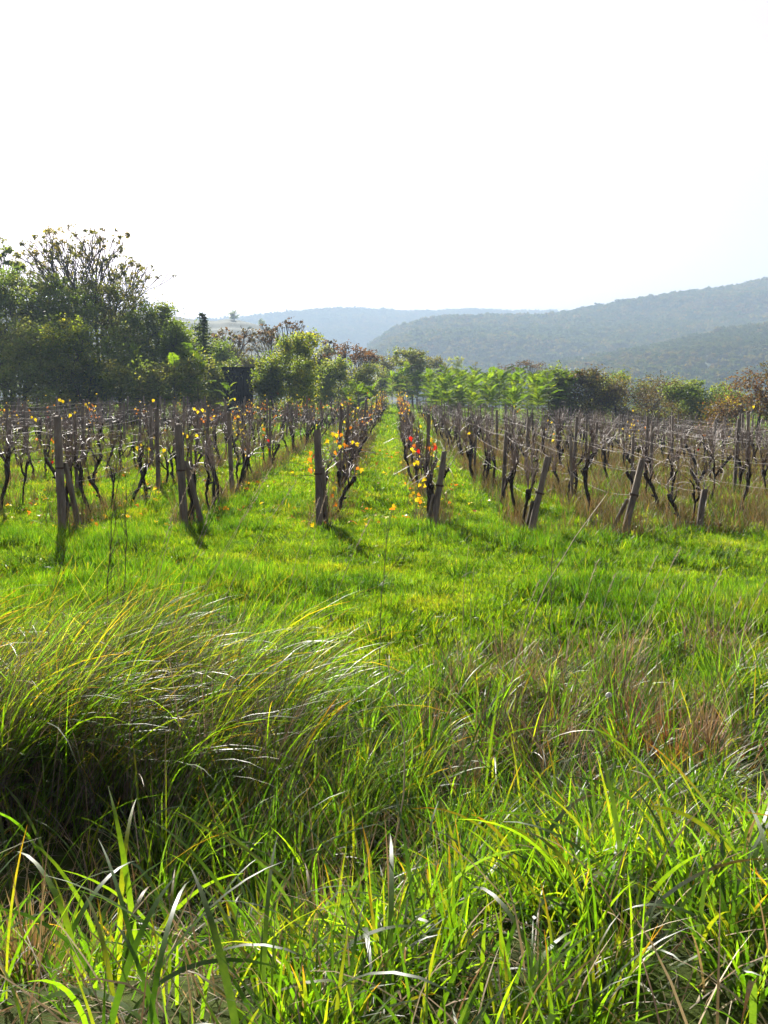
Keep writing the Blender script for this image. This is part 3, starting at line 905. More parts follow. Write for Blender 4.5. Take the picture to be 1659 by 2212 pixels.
# --- posts
def post_mesh(name, w, d, h, sink=.3, top='flat'):
    """slightly tapered square post with chamfered edges and rough arrises"""
    mb = MB()
    zs = np.array([-sink, 0.0, h * .3, h * .62, h - .03, h])
    prof = []
    ch = .18
    for s1, s2 in [(1, -1), (1, 1), (-1, 1), (-1, -1)]:
        a, b = (s1, s2 * (1 - ch)), (s1 * (1 - ch), s2)
        prof += [a, b] if s1 * s2 > 0 else [b, a]
    prof = np.array(prof) * 0.5
    V = []
    for k, z in enumerate(zs):
        t = 1 - .12 * max(z, 0) / h
        if k == len(zs) - 1: t *= .86
        jx, jy = rng.normal(0, .04 * w, 2) if 0 < k < 5 else (0, 0)
        V += [(p[0] * w * t * rng.uniform(.9, 1.07) + jx, p[1] * d * t * rng.uniform(.9, 1.07) + jy, z - (rng.uniform(0, .035) if k == len(zs) - 1 else 0)) for p in prof]
    n = 8
    f = [(k * n + j, k * n + (j + 1) % n, (k + 1) * n + (j + 1) % n, (k + 1) * n + j) for k in range(len(zs) - 1) for j in range(n)]
    mb.add(V, f)
    mb.f.setdefault(8, []).append(np.array([[(len(zs) - 1) * n + j for j in range(n)]]))
    return mb.mesh(name, M['post'])
POSTM = [post_mesh('vineyard_post', .085, .08, h) for h in (1.55, 1.62, 1.68)]
POSTT = [post_mesh('vineyard_post', .065, .06, h) for h in (1.5, 1.6, 1.7)]
strap = MB()
_t = np.linspace(0, 2 * np.pi, 9)
_r = [(0.058 * math.copysign(min(1, abs(1.35 * math.cos(a))), math.cos(a)), 0.056 * math.copysign(min(1, abs(1.35 * math.sin(a))), math.sin(a))) for a in _t]
strap.add([(x, y, z) for z in (-.014, .014) for x, y in _r], [(j, j + 1, j + 10, j + 9) for j in range(8)])
STRAP = strap.mesh('wire_strap', M['iron'])


def place_post(r, k, y, x=None, lean=(0, 0), me=None, label=None, strapz=None, look='weathered grey'):
    x = row_x(r, y) if x is None else x
    o = obj('vineyard_post', me, loc=(x, y, gz(x, y)))
    if r['side'] == 'right' and k > 1: o.scale = (.9, .9, rng.uniform(.8, .95))
    o.rotation_euler = (lean[1], lean[0], rng.uniform(-.12, .12))
    tag(o, label or '%s vineyard post, %s from the near end, %s' % (look, ordinal(k), r['name']), 'post', 'posts along the vine rows')
    if strapz:
        obj('wire_strap', STRAP, o, (0, 0, strapz))
    r.setdefault('posts', []).append((x, y, lean))
    return o


def brace(base, top, label, w=.075):
    base, top = Vector(base), Vector(top)
    L = (top - base).length
    o = obj('brace_post', post_mesh('brace_post', w, w, L, .15), loc=base)
    o.rotation_euler = (top - base).to_track_quat('Z', 'Y').to_euler()
    tag(o, label, 'post', 'braces at the row ends')


FRONT = {('left', 3): dict(h=1.66, lean=(0, 0)), ('left', 2): dict(h=1.56, lean=(-.03, .02)), ('left', 1): dict(h=1.43, lean=(-.012, 0)),
         ('right', 1): dict(h=1.14, lean=(.13, -.05)), ('right', 2): dict(h=1.17, lean=(.20, -.03)), ('right', 3): dict(h=1.13, lean=(.20, .0)), ('right', 4): dict(h=.66, lean=(.1, 0))}
LOOKF = {('left', 3): 'tall thick round-edged end post beside twisted vine, third row left', ('left', 2): 'thick end post tapering upward, second row left of the central path',
         ('left', 1): 'upright grey end post with vine behind it, left edge of path', ('right', 1): 'dark leaning end post with curled vine foot, right of the path',
         ('right', 2): 'leaning end post with sunlit edge, second row right of the path', ('right', 3): 'leaning pale end post, third row right of the path', ('right', 4): 'short broken-off post stub above the fallen post'}
for r in ROWS:
    key = (r['side'], r['n'])
    k = 1
    y = r['y0']
    if key in FRONT:
        f = FRONT[key]
        w = .105 if r['side'] == 'left' else .085
        place_post(r, k, y, r['x'], f['lean'], post_mesh('vineyard_post', w, w, f['h'], .3), LOOKF[key], f['h'] * .55 if f['h'] > 1 else None)
        k += 1; y += rng.uniform(4.2, 5.5) if r['side'] == 'left' else rng.uniform(3.2, 4.4)
    while y < r['y1']:
        if seen(row_x(r, y), y):
            place_post(r, k, y, None, (rng.normal(0, .035), rng.normal(0, .03)), (POSTM if rng.uniform() < .5 else POSTT)[rng.integers(0, 3)], None, None,
                       'weathered grey' if r['side'] == 'left' else 'pale concrete')
            k += 1
        y += rng.uniform(4.6, 6.2) if r['side'] == 'left' else rng.uniform(5.4, 7.4)

for key, off, zt, lab in [(('left', 3), (.13, .35), 1.0, 'thin brace leaning against the tall thick end post'), (('left', 2), (.20, .3), 1.0, 'brown brace leaning against the tapering end post'),
                          (('left', 1), (.06, .5), .9, 'brace half hidden behind the upright end post by the path'), (('right', 1), (-.10, .2), .5, 'short brace propping the dark leaning end post'),
                          (('right', 2), (-.02, .35), .52, 'short brace propping the leaning post with sunlit edge'), (('right', 3), (-.10, .4), .55, 'short wooden brace propping the leaning pale end post')]:
    r = next(r for r in ROWS if (r['side'], r['n']) == key)
    x, y, ln = r['posts'][0]
    bx, by = x + off[0], y + off[1]
    brace((bx, by, gz(bx, by) - .02), (x + math.sin(ln[0]) * zt + (.05 if off[0] > 0 else -.05), y + .06, gz(x, y) + zt), lab, .07 if off[0] > 0 else .05)

# the fallen post lying in the weeds
a, b = U(1478, 1139, 13.6), U(1562, 1141, 13.4)
o = obj('fallen_post', post_mesh('fallen_post', .06, .07, (b - a).length, 0), loc=(a.x, 13.6, gz(a.x, 13.6) + .10))
o.rotation_euler = Euler((0, R(91), R(-8)), 'XYZ')
tag(o, 'pale concrete post lying flat in the weeds behind the post stub', 'post')

# --- wires
for r in ROWS:
    P = r.get('posts', [])
    if len(P) < 2: continue
    root = tag(empty('trellis_wires', (P[0][0], P[0][1], gz(P[0][0], P[0][1]))), 'thin sagging trellis wires strung along the %s' % r['name'], 'wire', 'trellis wires')
    o0 = np.array(root.location)
    for hz in ((.72, 1.12, 1.46) if r['side'] == 'left' else (.60, .95, 1.22)):
        pts = []
        for (x0, y0, l0), (x1, y1, l1) in zip(P[:-1], P[1:]):
            z0, z1 = gz(x0, y0) + hz * rng.uniform(.95, 1.03), gz(x1, y1) + hz
            s = np.linspace(0, 1, 6)[:-1]
            sag = rng.uniform(.02, .14)
            pts.append(np.stack([x0 + math.sin(l0[0]) * hz * (1 - s) + (x1 - x0) * s, y0 + (y1 - y0) * s, z0 + (z1 - z0) * s - sag * 4 * s * (1 - s)], -1))
        path = np.concatenate(pts) - o0
        if len(path) < 3: continue
        path[0, 2] = min(path[0, 2], 1.5 if r['n'] > 4 else (FRONT.get((r['side'], r['n']), dict(h=1.5))['h'] - .05))
        v, q = tube(path, .0019, 4)
        obj('wire', mesh('wire', v, q, M['wire']), root)


# --- vines
def wander(p, d, n, step, turn, up=0.0):
    p = np.array(p, float); d = np.array(d, float); d /= np.linalg.norm(d)
    out_ = [p.copy()]
    for _ in range(n):
        d = d + rng.normal(0, turn, 3) + np.array([0, 0, up]); d /= np.linalg.norm(d)
        p = p + d * step; out_.append(p.copy())
    return np.array(out_)


def vine_variant(i, detail=True):
    tr, ca = MB(), MB()
    sides = 8 if detail else 5
    heads = []
    nst = 2 if rng.uniform() < .3 else 1
    for s in range(nst):
        h = rng.uniform(.62, .88)
        n = 9
        d0 = np.array([rng.normal(0, .15), rng.normal(0, .2) + (.25 * (1 if s else -1) if nst == 2 else 0), 1])
        p = wander((rng.normal(0, .02), rng.normal(0, .05), -.06), d0, n, h / n * 1.08, .24, .30)
        rad = np.interp(np.linspace(0, 1, n + 1), [0, .12, .5, .85, 1], [.05, .031, .024, .027, .034]) * rng.uniform(.7, 1.1)
        rad *= rng.uniform(.85, 1.2, n + 1)
        add_tube(tr, p, rad, sides, .22)
        heads.append(p[-1])
        for _ in range(rng.integers(1, 4)):
            k = rng.integers(6, n + 1)
            sgn = rng.choice([-1, 1])
            ar = wander(p[k], (rng.normal(0, .25), sgn * .6, rng.uniform(.5, 1.4)), 5, rng.uniform(.03, .07), .26, .16)
            add_tube(tr, ar, np.linspace(.022, .012, 6) * rng.uniform(.7, 1.1), max(sides - 2, 4), .2)
            heads.append(ar[-1]); heads.append(ar[3])
        if rng.uniform() < .35:      # an old stub
            st = wander(p[rng.integers(2, 5)], (rng.normal(0, .5), rng.normal(0, .6), .6), 2, .05, .3)
            add_tube(tr, st, [.026, .022, .018], 5, .2)
    for _ in range(rng.integers(15, 24) if detail else 14):
        hd = heads[rng.integers(0, len(heads))]
        m = rng.uniform()
        if m < .7:
            c = wander(hd, (rng.normal(0, .1), rng.normal(0, .28), 1), 8, rng.uniform(.045, .10), .09, .04)
        elif m < .9:                # bent along the wire
            sg = rng.choice([-1, 1])
            c = wander(hd, (rng.normal(0, .15), sg * 1.0, .75), 9, rng.uniform(.07, .11), .15, -.09)
        else:                        # hanging
            c = wander(hd, (rng.normal(0, .45), rng.normal(0, .8), .5), 8, rng.uniform(.04, .08), .2, -.2)
        c[:, 2] = np.maximum(c[:, 2], .03)
        add_tube(ca, c, np.linspace(.0068, .0028, len(c)), 3)
        if detail and rng.uniform() < .6:
            k = rng.integers(2, 7)
            s2 = wander(c[k], rng.normal(0, 1, 3) + np.array([0, 0, .6]), 4, .05, .25)
            add_tube(ca, s2, np.linspace(.004, .002, 5), 3)
    return tr.mesh('trunk', M['bark'], True), ca.mesh('canes', M['cane'], True), heads


VAR = [vine_variant(i) for i in range(14)]


def leaf_shape():
    """lobed vine leaf about 1 across, stalk at the origin"""
    a = [(0, 0), (.16, -.12), (.42, -.05), (.36, .18), (.56, .42), (.30, .48), (.22, .72), (0, .98)]
    pts = a + [(-x, y) for x, y in reversed(a[1:-1])]
    v = [(x * .92, y, .42 * abs(x) ** 1.3 - .32 * y * y + .05 * math.sin(9 * x + 5 * y)) for x, y in pts]
    n = len(v)
    mid = (0, .36, .0)
    v.append(mid)
    v += [(-.02, 0, 0), (.02, 0, 0), (.01, -.6, .25)]          # stalk
    return np.array(v), np.array([(n, i, (i + 1) % n) for i in range(n)] + [(n + 1, n + 2, n + 3)])
LV, LF = leaf_shape()
LEAFM = {k: mesh('leaf', LV, LF, M[k]) for k in ('yellow', 'orange', 'red')}


def rot_rand():
    return np.array(Euler((rng.uniform(-2.2, -.6), rng.normal(0, .7), rng.uniform(0, 6.28))).to_matrix())


def leaf_cluster(n, mats_w, spread=(.09, .3, .28), zc=1.0, s=(.045, .08)):
    V, Fq, mi = [], [], []
    for k in range(n):
        Rm = rot_rand() * rng.uniform(*s)
        p = np.array([rng.normal(0, spread[0]), rng.normal(0, spread[1]), np.clip(rng.normal(zc, spread[2]), .15, 1.65)])
        V.append(LV @ Rm.T + p); Fq.append(LF + k * len(LV)); mi += [int(rng.choice(3, p=mats_w))] * len(LF)
    return mesh('leaves', np.concatenate(V), np.concatenate(Fq), [M['yellow'], M['orange'], M['red']], mat_idx=mi)
LCL = [leaf_cluster(n, w) for n, w in [(5, (.8, .2, 0)), (9, (.75, .25, 0)), (14, (.6, .35, .05)), (7, (.3, .6, .1)), (30, (.92, .08, 0)), (3, (.5, .4, .1))]]

spots = []
for r in ROWS:
    y = r['y0'] + .45
    k = 1
    while y < r['y1']:
        x = row_x(r, y) + rng.normal(0, .04)
        gap = rng.uniform() < (.07 if r['side'] == 'left' else .2)
        if not gap and seen(x, y, .3):
            spots.append((x, y, r, k)); k += 1
        y += rng.uniform(.85, 1.25) if r['side'] == 'left' else rng.uniform(1.0, 1.6)
spots.sort(key=lambda s: math.hypot(s[0], s[1]))
near, rest = spots[:300], spots[300:]


def leafiness(x, y, side):
    """share of leaves left on a vine"""
    if -1.4 < x < .9: return .7 if y > 22 else .45
    if side == 'left':
        return .32 if -7 < x < -2 and y > 24 else .10
    return .03


HERO = {}
for (px, py, y), c in [((885, 945, 15.2), 'red'), ((897, 963, 15.3), 'red'), ((903, 972, 15.0), 'red'), ((893, 960, 15.1), 'orange'), ((889, 968, 14.9), 'yellow'), ((895, 974, 14.8), 'yellow'), ((930, 948, 14.4), 'yellow'),
                       ((938, 958, 14.6), 'orange'), ((928, 966, 14.4), 'orange'), ((936, 969, 14.5), 'orange'), ((941, 964, 14.4), 'red'), ((932, 978, 14.3), 'yellow'), ((896, 1000, 14.8), 'yellow'), ((902, 996, 14.7), 'yellow'),
                       ((920, 1032, 14.3), 'yellow'), ((926, 1028, 14.2), 'yellow'), ((917, 1048, 14.1), 'yellow'), ((908, 1046, 14.1), 'yellow'), ((887, 1068, 14.2), 'yellow'), ((893, 1062, 14.3), 'yellow'), ((903, 1066, 14.0), 'orange'),
                       ((898, 1078, 14.0), 'yellow'), ((910, 1082, 14.0), 'orange'), ((905, 1075, 13.9), 'yellow')]:
    HERO.setdefault(('right', 1), []).append((px, py, y, c))
for px, py, y, c in [(720, 935, 15.0, 'yellow'), (728, 938, 14.9, 'yellow'), (738, 937, 15.2, 'orange'), (734, 962, 14.4, 'yellow'), (742, 958, 14.6, 'orange'), (770, 957, 15.6, 'yellow'), (763, 953, 15.5, 'yellow'), (724, 975, 14.2, 'orange'),
                     (672, 976, 14.0, 'orange'), (668, 990, 14.0, 'orange'), (680, 982, 14.2, 'orange'), (675, 1005, 13.9, 'yellow'), (670, 1012, 13.9, 'orange'), (682, 1015, 13.9, 'yellow'), (781, 1012, 15.5, 'yellow'), (774, 1010, 15.4, 'orange'),
                     (717, 1068, 13.9, 'orange'), (721, 1052, 13.9, 'yellow'), (726, 1087, 13.8, 'orange'), (708, 950, 14.6, 'yellow')]:
    HERO.setdefault(('left', 1), []).append((px, py, y, c))
for px, py, y, c in [(418, 882, 18.5, 'yellow'), (428, 888, 18.5, 'yellow'), (436, 884, 18.6, 'yellow'), (395, 935, 16.5, 'yellow'), (405, 940, 16.4, 'yellow'), (297, 965, 17.5, 'yellow'), (303, 960, 17.6, 'yellow'), (320, 968, 17.2, 'yellow'), (570, 925, 18.2, 'orange'), (580, 950, 18, 'red'),
                     (355, 970, 17, 'yellow'), (423, 940, 16.1, 'yellow')]:
    HERO.setdefault(('left', 2), []).append((px, py, y, c))
for px, py, y, c in [(128, 862, 20, 'yellow'), (136, 865, 20, 'yellow'), (150, 864, 20.2, 'yellow'), (152, 895, 19, 'yellow'), (160, 890, 19, 'yellow'), (75, 905, 18, 'yellow'), (70, 900, 18, 'yellow'), (192, 882, 19, 'orange'), (185, 872, 19.5, 'yellow'), (332, 863, 22, 'yellow')]:
    HERO.setdefault(('left', 3), []).append((px, py, y, c))
for px, py, y, c in [(1015, 935, 20, 'yellow'), (1628, 877, 24, 'yellow')]:
    HERO.setdefault(('right', 2), []).append((px, py, y, c))

near_roots = []
cnt = {}
for (x, y, r, k) in sorted(near, key=lambda s: (s[2]['side'], s[2]['n'], s[1])):
    cnt[id(r)] = cnt.get(id(r), 0) + 1
    nth = cnt[id(r)]
    vi = rng.integers(0, len(VAR))
    lf = rng.uniform() < leafiness(x, y, r['side'])
    root = empty('grapevine', (x, y, gz(x, y)), (0 if rng.uniform() < .5 else math.pi) + rng.normal(0, .15))
    sc = rng.uniform(.88, 1.12)
    root.scale = (sc * rng.choice([-1, 1]), sc, sc * rng.uniform(.9, 1.1))
    obj('trunk', VAR[vi][0], root)
    tag(obj('canes', VAR[(vi + (0 if rng.uniform() < .8 else 0)) % len(VAR)][1], root), kind='stuff')
    hero = (r['side'], r['n']) in HERO and nth <= 8
    if lf and not (hero and y < 16):
        tag(obj('leaves', LCL[int(rng.choice(6, p=(.22, .2, .18, .15, .05, .2) if y > 22 else (.35, .15, .05, .15, .0, .3)))], root), kind='stuff')
    tag(root, '%s grapevine, %s from the near end, %s' % ('leafy' if lf and not hero else 'gnarled', ordinal(nth), r['name']), 'grapevine', 'vines in the trained rows')
    near_roots.append((root, r, x, y))

bpy.context.view_layer.update()
for key, ls in HERO.items():
    cand = [(o, x, y) for o, r, x, y in near_roots if (r['side'], r['n']) == key]
    for px, py, y, c in ls:
        p = U(px, py, y)
        o, _, _ = min(cand, key=lambda t: abs(t[2] - y) + abs(t[1] - p.x))
        lfo = obj('leaf', LEAFM[c], o)
        Rm = Euler((rng.uniform(-2.0, -1.0), rng.normal(0, .6), rng.uniform(-.9, .9))).to_matrix().to_4x4()
        s = rng.uniform(.055, .088)
        lfo.matrix_world = Matrix.Translation(p) @ Rm @ Matrix.Scale(s, 4)

# vines past the nearest three hundred: one mass
FARV = []
for i in range(6):
    tr, ca, hd = vine_variant(i, False)
    FARV.append((tr, ca))
def joined(name, tr, ca, lc):
    vs_, fs, mi, n = [], {}, [], 0
    V, Fs, MI = [], [], []
    for me_, mo in ((tr, 0), (ca, 1), (lc, 2)):
        if me_ is None: continue
        nv = len(me_.vertices)
        co = np.empty(nv * 3, np.float32); me_.vertices.foreach_get('co', co)
        V.append(co.reshape(-1, 3))
        me_.calc_loop_triangles()
        tri = np.empty(len(me_.loop_triangles) * 3, np.int32); me_.loop_triangles.foreach_get('vertices', tri)
        ti = np.empty(len(me_.loop_triangles), np.int32); me_.loop_triangles.foreach_get('material_index', ti)
        Fs.append(tri.reshape(-1, 3) + n); MI.append(ti + mo); n += nv
    return mesh(name, np.concatenate(V), np.concatenate(Fs), [M['bark'], M['cane'], M['yellow'], M['orange'], M['red']], mat_idx=np.concatenate(MI))
FV = [joined('far_vine_%d' % i, *FARV[i % 6], [None, None, None, LCL[2], LCL[3], LCL[4], LCL[1], None][i]) for i in range(8)]
idx = []
for x, y, r, k in rest:
    if rng.uniform() < leafiness(x, y, r['side']): idx.append(int(rng.choice([3, 4, 5, 6], p=(.35, .35, .1, .2))))
    else: idx.append(int(rng.choice([0, 1, 2, 7])))
n = len(rest)
rp_ = np.array([(x, y, gz(x, y)) for x, y, r, k in rest])
ss = rng.uniform(.9, 1.15, n)
o = scatter('distant_vines', rp_, np.stack([np.zeros(n), np.zeros(n), np.pi * rng.integers(0, 2, n) + rng.normal(0, .15, n)], -1), ss, idx, FV)
tag(o, 'dense far vines merging into a brown mass before the trees', 'vines', kind='stuff')


# ------------------------------------------------------------------ grass
def blades(base, L, W, az, tilt, curl, cols_base, cols_tip, S=5, twist=None, power=1.3, tip_from=0.5):
    """arching blades; tilt = first angle from vertical, curl = added angle at the tip"""
    n = len(base)
    t = np.linspace(0, 1, S + 1)
    th = tilt[:, None] + curl[:, None] * t[None] ** power
    ds = L[:, None] / S
    thm = 0.5 * (th[:, 1:] + th[:, :-1])
    hor = np.concatenate([np.zeros((n, 1)), np.cumsum(np.sin(thm) * ds, 1)], 1)
    ver = np.concatenate([np.zeros((n, 1)), np.cumsum(np.cos(thm) * ds, 1)], 1)
    ca, sa = np.cos(az)[:, None], np.sin(az)[:, None]
    bend = rng.normal(0, .06, n)[:, None] * L[:, None] * t[None] ** 2
    P = np.stack([base[:, 0:1] + hor * ca - bend * sa, base[:, 1:2] + hor * sa + bend * ca, base[:, 2:3] + ver], -1)
    tw = (rng.uniform(-.6, .6, n) if twist is None else twist)[:, None] + rng.normal(0, .5, n)[:, None] * t[None]
    # width vector: sideways, rolled by the twist
    side = np.stack([-sa * np.ones_like(t)[None], ca * np.ones_like(t)[None], np.zeros((n, S + 1))], -1)
    nrm = np.stack([np.cos(th) * ca, np.cos(th) * sa, -np.sin(th)], -1)
    wv = side * np.cos(tw)[..., None] + nrm * np.sin(tw)[..., None]
    prof = np.interp(t, [0, .15, .5, .8, 1], [.65, .95, 1.0, .62, 0.04])
    w = W[:, None] * prof[None] * .5
    A, B = P - wv * w[..., None], P + wv * w[..., None]
    v = np.stack([A, B], 2).reshape(-1, 3)
    i = (np.arange(n) * 2 * (S + 1))[:, None] + (np.arange(S) * 2)[None]
    q = np.stack([i, i + 1, i + 3, i + 2], -1).reshape(-1, 4)
    f = np.clip((t - tip_from) / (1 - tip_from + 1e-6), 0, 1)[None, :, None]
    c = cols_base[:, None] * (1 - f) + cols_tip[:, None] * f
    c = np.repeat(c[:, :, None], 2, 2).reshape(-1, 3)
    return v, q, c


GB = np.array([(0.055, 0.115, 0.012), (0.07, 0.14, 0.014), (0.09, 0.16, 0.016), (0.045, 0.10, 0.014), (0.11, 0.16, 0.018)])
def pick(pal, n, var=.25): return np.array(pal)[rng.integers(0, len(pal), n)] * rng.uniform(1 - var, 1 + var, (n, 1))


def tuft(name, nb, rad, hh, ww, pal, mat, lean=.5, curl=.9, S=3):
    r = np.sqrt(rng.uniform(0, 1, nb)) * rad; a = rng.uniform(0, 6.28, nb)
    base = np.stack([r * np.cos(a), r * np.sin(a), np.full(nb, -.01)], -1)
    c = pick(pal, nb)
    tipc = np.where(rng.uniform(0, 1, (nb, 1)) < .12, np.array([[.28, .22, .08]]), c * 1.1)
    v, q, cc = blades(base, rng.uniform(*hh, nb), rng.uniform(*ww, nb), rng.uniform(0, 6.28, nb), np.abs(rng.normal(0, lean, nb)), rng.uniform(.1, curl, nb), c, tipc, S)
    return mesh(name, v, q, mat, cc)


def spread_pts(n, y0, y1, margin=1.0, power=1.0):
    y = y0 + (y1 - y0) * rng.uniform(0, 1, n) ** power
    lo, hi = -(0.43 * y + margin), 0.41 * y + margin
    x = lo + (hi - lo) * rng.uniform(0, 1, n)
    return x, y


ROW_ALL = np.array([r['x'] for r in ROWS])
def row_dist(x): return np.min(np.abs(x[:, None] - ROW_ALL[None]), 1)


LN = [tuft('lawn_%d' % i, 26, .09, (.03, .085), (.004, .008), GB * np.array([1.4, 1.25, 1]), M['lawn'], .55) for i in range(6)]
LN += [tuft('lawn_tall_%d' % i, 34, .11, (.09, .2), (.004, .008), GB, M['lawn'], .4) for i in range(3)]
x1, y1_ = spread_pts(50000, 5.6, 17, 1.0, 1.12)
kk = rng.uniform(0, 1, len(x1)) < .15 + .85 * sstep(5.6, 7.0, y1_ + .5 * wob(x1, y1_, 1.3, 2))
x1, y1_ = x1[kk], y1_[kk]
tall = (wob(x1, y1_, .9, 4) + .5 * wob(x1, y1_, 2.7, 1) + rng.normal(0, .3, len(x1)) > .62)
dens = rng.uniform(0, 1, len(x1)) < np.where((row_dist(x1) < .28) & (y1_ > 12.8), .25, .92)
x1, y1_, tall = x1[dens], y1_[dens], tall[dens]
def lay(name, label, x, y, idx, src, smin, smax, tilt=.15, sz=None):
    n = len(x)
    s = rng.uniform(smin, smax, n)
    sc = np.stack([s, s, s * (rng.uniform(.8, 1.25, n) if sz is None else sz)], -1)
    o = scatter(name, np.stack([x, y, ground_z(x, y) - .005], -1), np.stack([rng.normal(0, tilt, n), rng.normal(0, tilt, n), rng.uniform(0, 6.28, n)], -1), sc, idx, src)
    tag(o, label, 'grass', kind='stuff')
    return o
lay('lawn_grass', 'short sunlit grass of the headland before the vine rows', x1, y1_, np.where(tall, rng.integers(6, 9, len(x1)), rng.integers(0, 6, len(x1))), LN, .75, 1.25)
LM = [tuft('lane_%d' % i, 44, .22, (.045, .11), (.008, .015), GB * np.array([1.3, 1.15, 1]), M['lawn'], .5, S=2) for i in range(5)]
x2, y2 = spread_pts(40000, 16, 42, 1.0)
kk = rng.uniform(0, 1, len(x2)) < np.where(row_dist(x2) < .3, .25, 1)
x2, y2 = x2[kk], y2[kk]
lay('lane_grass', 'bright grass lanes between the nearer vine rows', x2, y2, rng.integers(0, 5, len(x2)), LM, .7, 1.3)
LFM = [tuft('far_lane_%d' % i, 60, .55, (.08, .2), (.02, .04), GB * np.array([1.3, 1.15, 1]), M['lawn'], .5, S=2) for i in range(4)]
x3, y3 = spread_pts(24000, 40, 125, 2.0)
lay('far_lane_grass', 'grass lanes in the far part of the vineyard', x3, y3, rng.integers(0, 4, len(x3)), LFM, .7, 1.3)

HB = [tuft('herb_tuft_%d' % i, 60, .16, (.08, .2), (.008, .016), GB * .62, M['lawn'], .7, 1.0) for i in range(4)]
xh, yh = spread_pts(1300, 6.5, 16, .5)
kh = (wob(xh, yh, .8, 9) + rng.normal(0, .4, len(xh))) > .25
lay('herb_grass', 'coarse dark tufts dotted over the headland grass', xh[kh], yh[kh], rng.integers(0, 4, int(kh.sum())), HB, .6, 1.25)

# dry weeds along the rows, thicker on the lower side
DRY = [(0.20, 0.15, 0.07), (0.15, 0.115, 0.06), (0.11, 0.12, 0.035), (0.09, 0.11, 0.03), (0.24, 0.18, 0.10)]
WD = [tuft('weed_%d' % i, 26, .16, (.12, .42), (.004, .009), DRY, M['straw'], .35, .7) for i in range(5)]
WG = [tuft('herb_%d' % i, 30, .16, (.08, .26), (.008, .018), GB * .8, M['lawn'], .6, 1.0) for i in range(4)]
def rowside(n, x_lo, x_hi, y0, y1, sp_):
    X, Y = [], []
    rs = [r for r in ROWS if x_lo <= r['x'] <= x_hi]
    for r in rs:
        m = n // len(rs)
        y = rng.uniform(max(y0, r['y0'] - .3), min(y1, r['y1']), m)
        X.append(r['x'] + rng.normal(0, sp_, m)); Y.append(y)
    X, Y = np.concatenate(X), np.concatenate(Y)
    k = (X > -.43 * Y - 1) & (X < .41 * Y + 1)
    return X[k], Y[k]
xa, ya = rowside(16000, 2.9, 24, 12.2, 58, .3)
xe, ye = rowside(700, 1.5, 2.0, 12.4, 70, .14)
xa, ya = np.concatenate([xa, xe + .12]), np.concatenate([ya, ye])
xb, yb = rowside(5200, -26, 1.4, 12.8, 60, .17)
xc, yc = spread_pts(2600, 38, 58, 0); kk = xc < -6
xw, yw = np.concatenate([xa, xb, xc[kk]]), np.concatenate([ya, yb, yc[kk]])
lay('row_weeds', 'dry brown weeds and straw along the feet of the vines', xw, yw, np.where(rng.uniform(0, 1, len(xw)) < .72, rng.integers(0, 5, len(xw)), rng.integers(5, 9, len(xw))), WD + WG, .7, 1.35, .12)


# ------------------------------------------------------------------ foreground grasses
def field(name, label, parts, mat, cat='grass'):
    mb = MB()
    for v, q, c in parts: mb.add(v, q, c)
    o = obj(name, mb.mesh(name, mat, True, True))
    return tag(o, label, cat, kind='stuff')


def fg(n, y0, y1, L, W, tilt, curl, pal, tip=None, ptip=.1, az=None, S=5, keep=None, hmod=None, marg=.5, power=1.0):
    ym = .42 * (y0 + y1)
    n, marg = int(n * (ym + 2.5) / (ym + 2 * marg)), 1.25       # the bank goes on beyond the frame
    x, y = spread_pts(n, y0, y1, marg, power)
    if keep is not None:
        k = keep(x, y); x, y = x[k], y[k]
    n = len(x)
    base = np.stack([x, y, ground_z(x, y) - .01], -1)
    a = rng.uniform(0, 6.28, n) if az is None else rng.normal(az[0], az[1], n)
    c = pick(pal, n)
    tc_ = c * rng.uniform(.95, 1.25, (n, 1))
    if tip is not None:
        k = rng.uniform(0, 1, n) < ptip
        tc_[k] = pick(tip, int(k.sum()), .2) * .8
    Ls = rng.uniform(*L, n)
    if hmod is not None: Ls = Ls * hmod(x, y)
    return blades(base, Ls, rng.uniform(*W, n), a, np.abs(rng.normal(*tilt, n)), rng.uniform(*curl, n), c, tc_, S, tip_from=.55)


STRAW = [(0.34, 0.27, 0.15), (0.27, 0.20, 0.11), (0.40, 0.33, 0.21), (0.22, 0.15, 0.09)]
GREY = [(0.17, 0.14, 0.12), (0.11, 0.09, 0.075), (0.25, 0.21, 0.17), (0.07, 0.055, 0.045)]
ORNG = [(0.42, 0.20, 0.05), (0.48, 0.25, 0.06), (0.36, 0.15, 0.05)]
lush = [(0.06, 0.13, 0.012), (0.085, 0.16, 0.014), (0.11, 0.18, 0.016), (0.045, 0.10, 0.016), (0.07, 0.12, 0.035), (0.035, 0.075, 0.014), (0.14, 0.16, 0.02)]

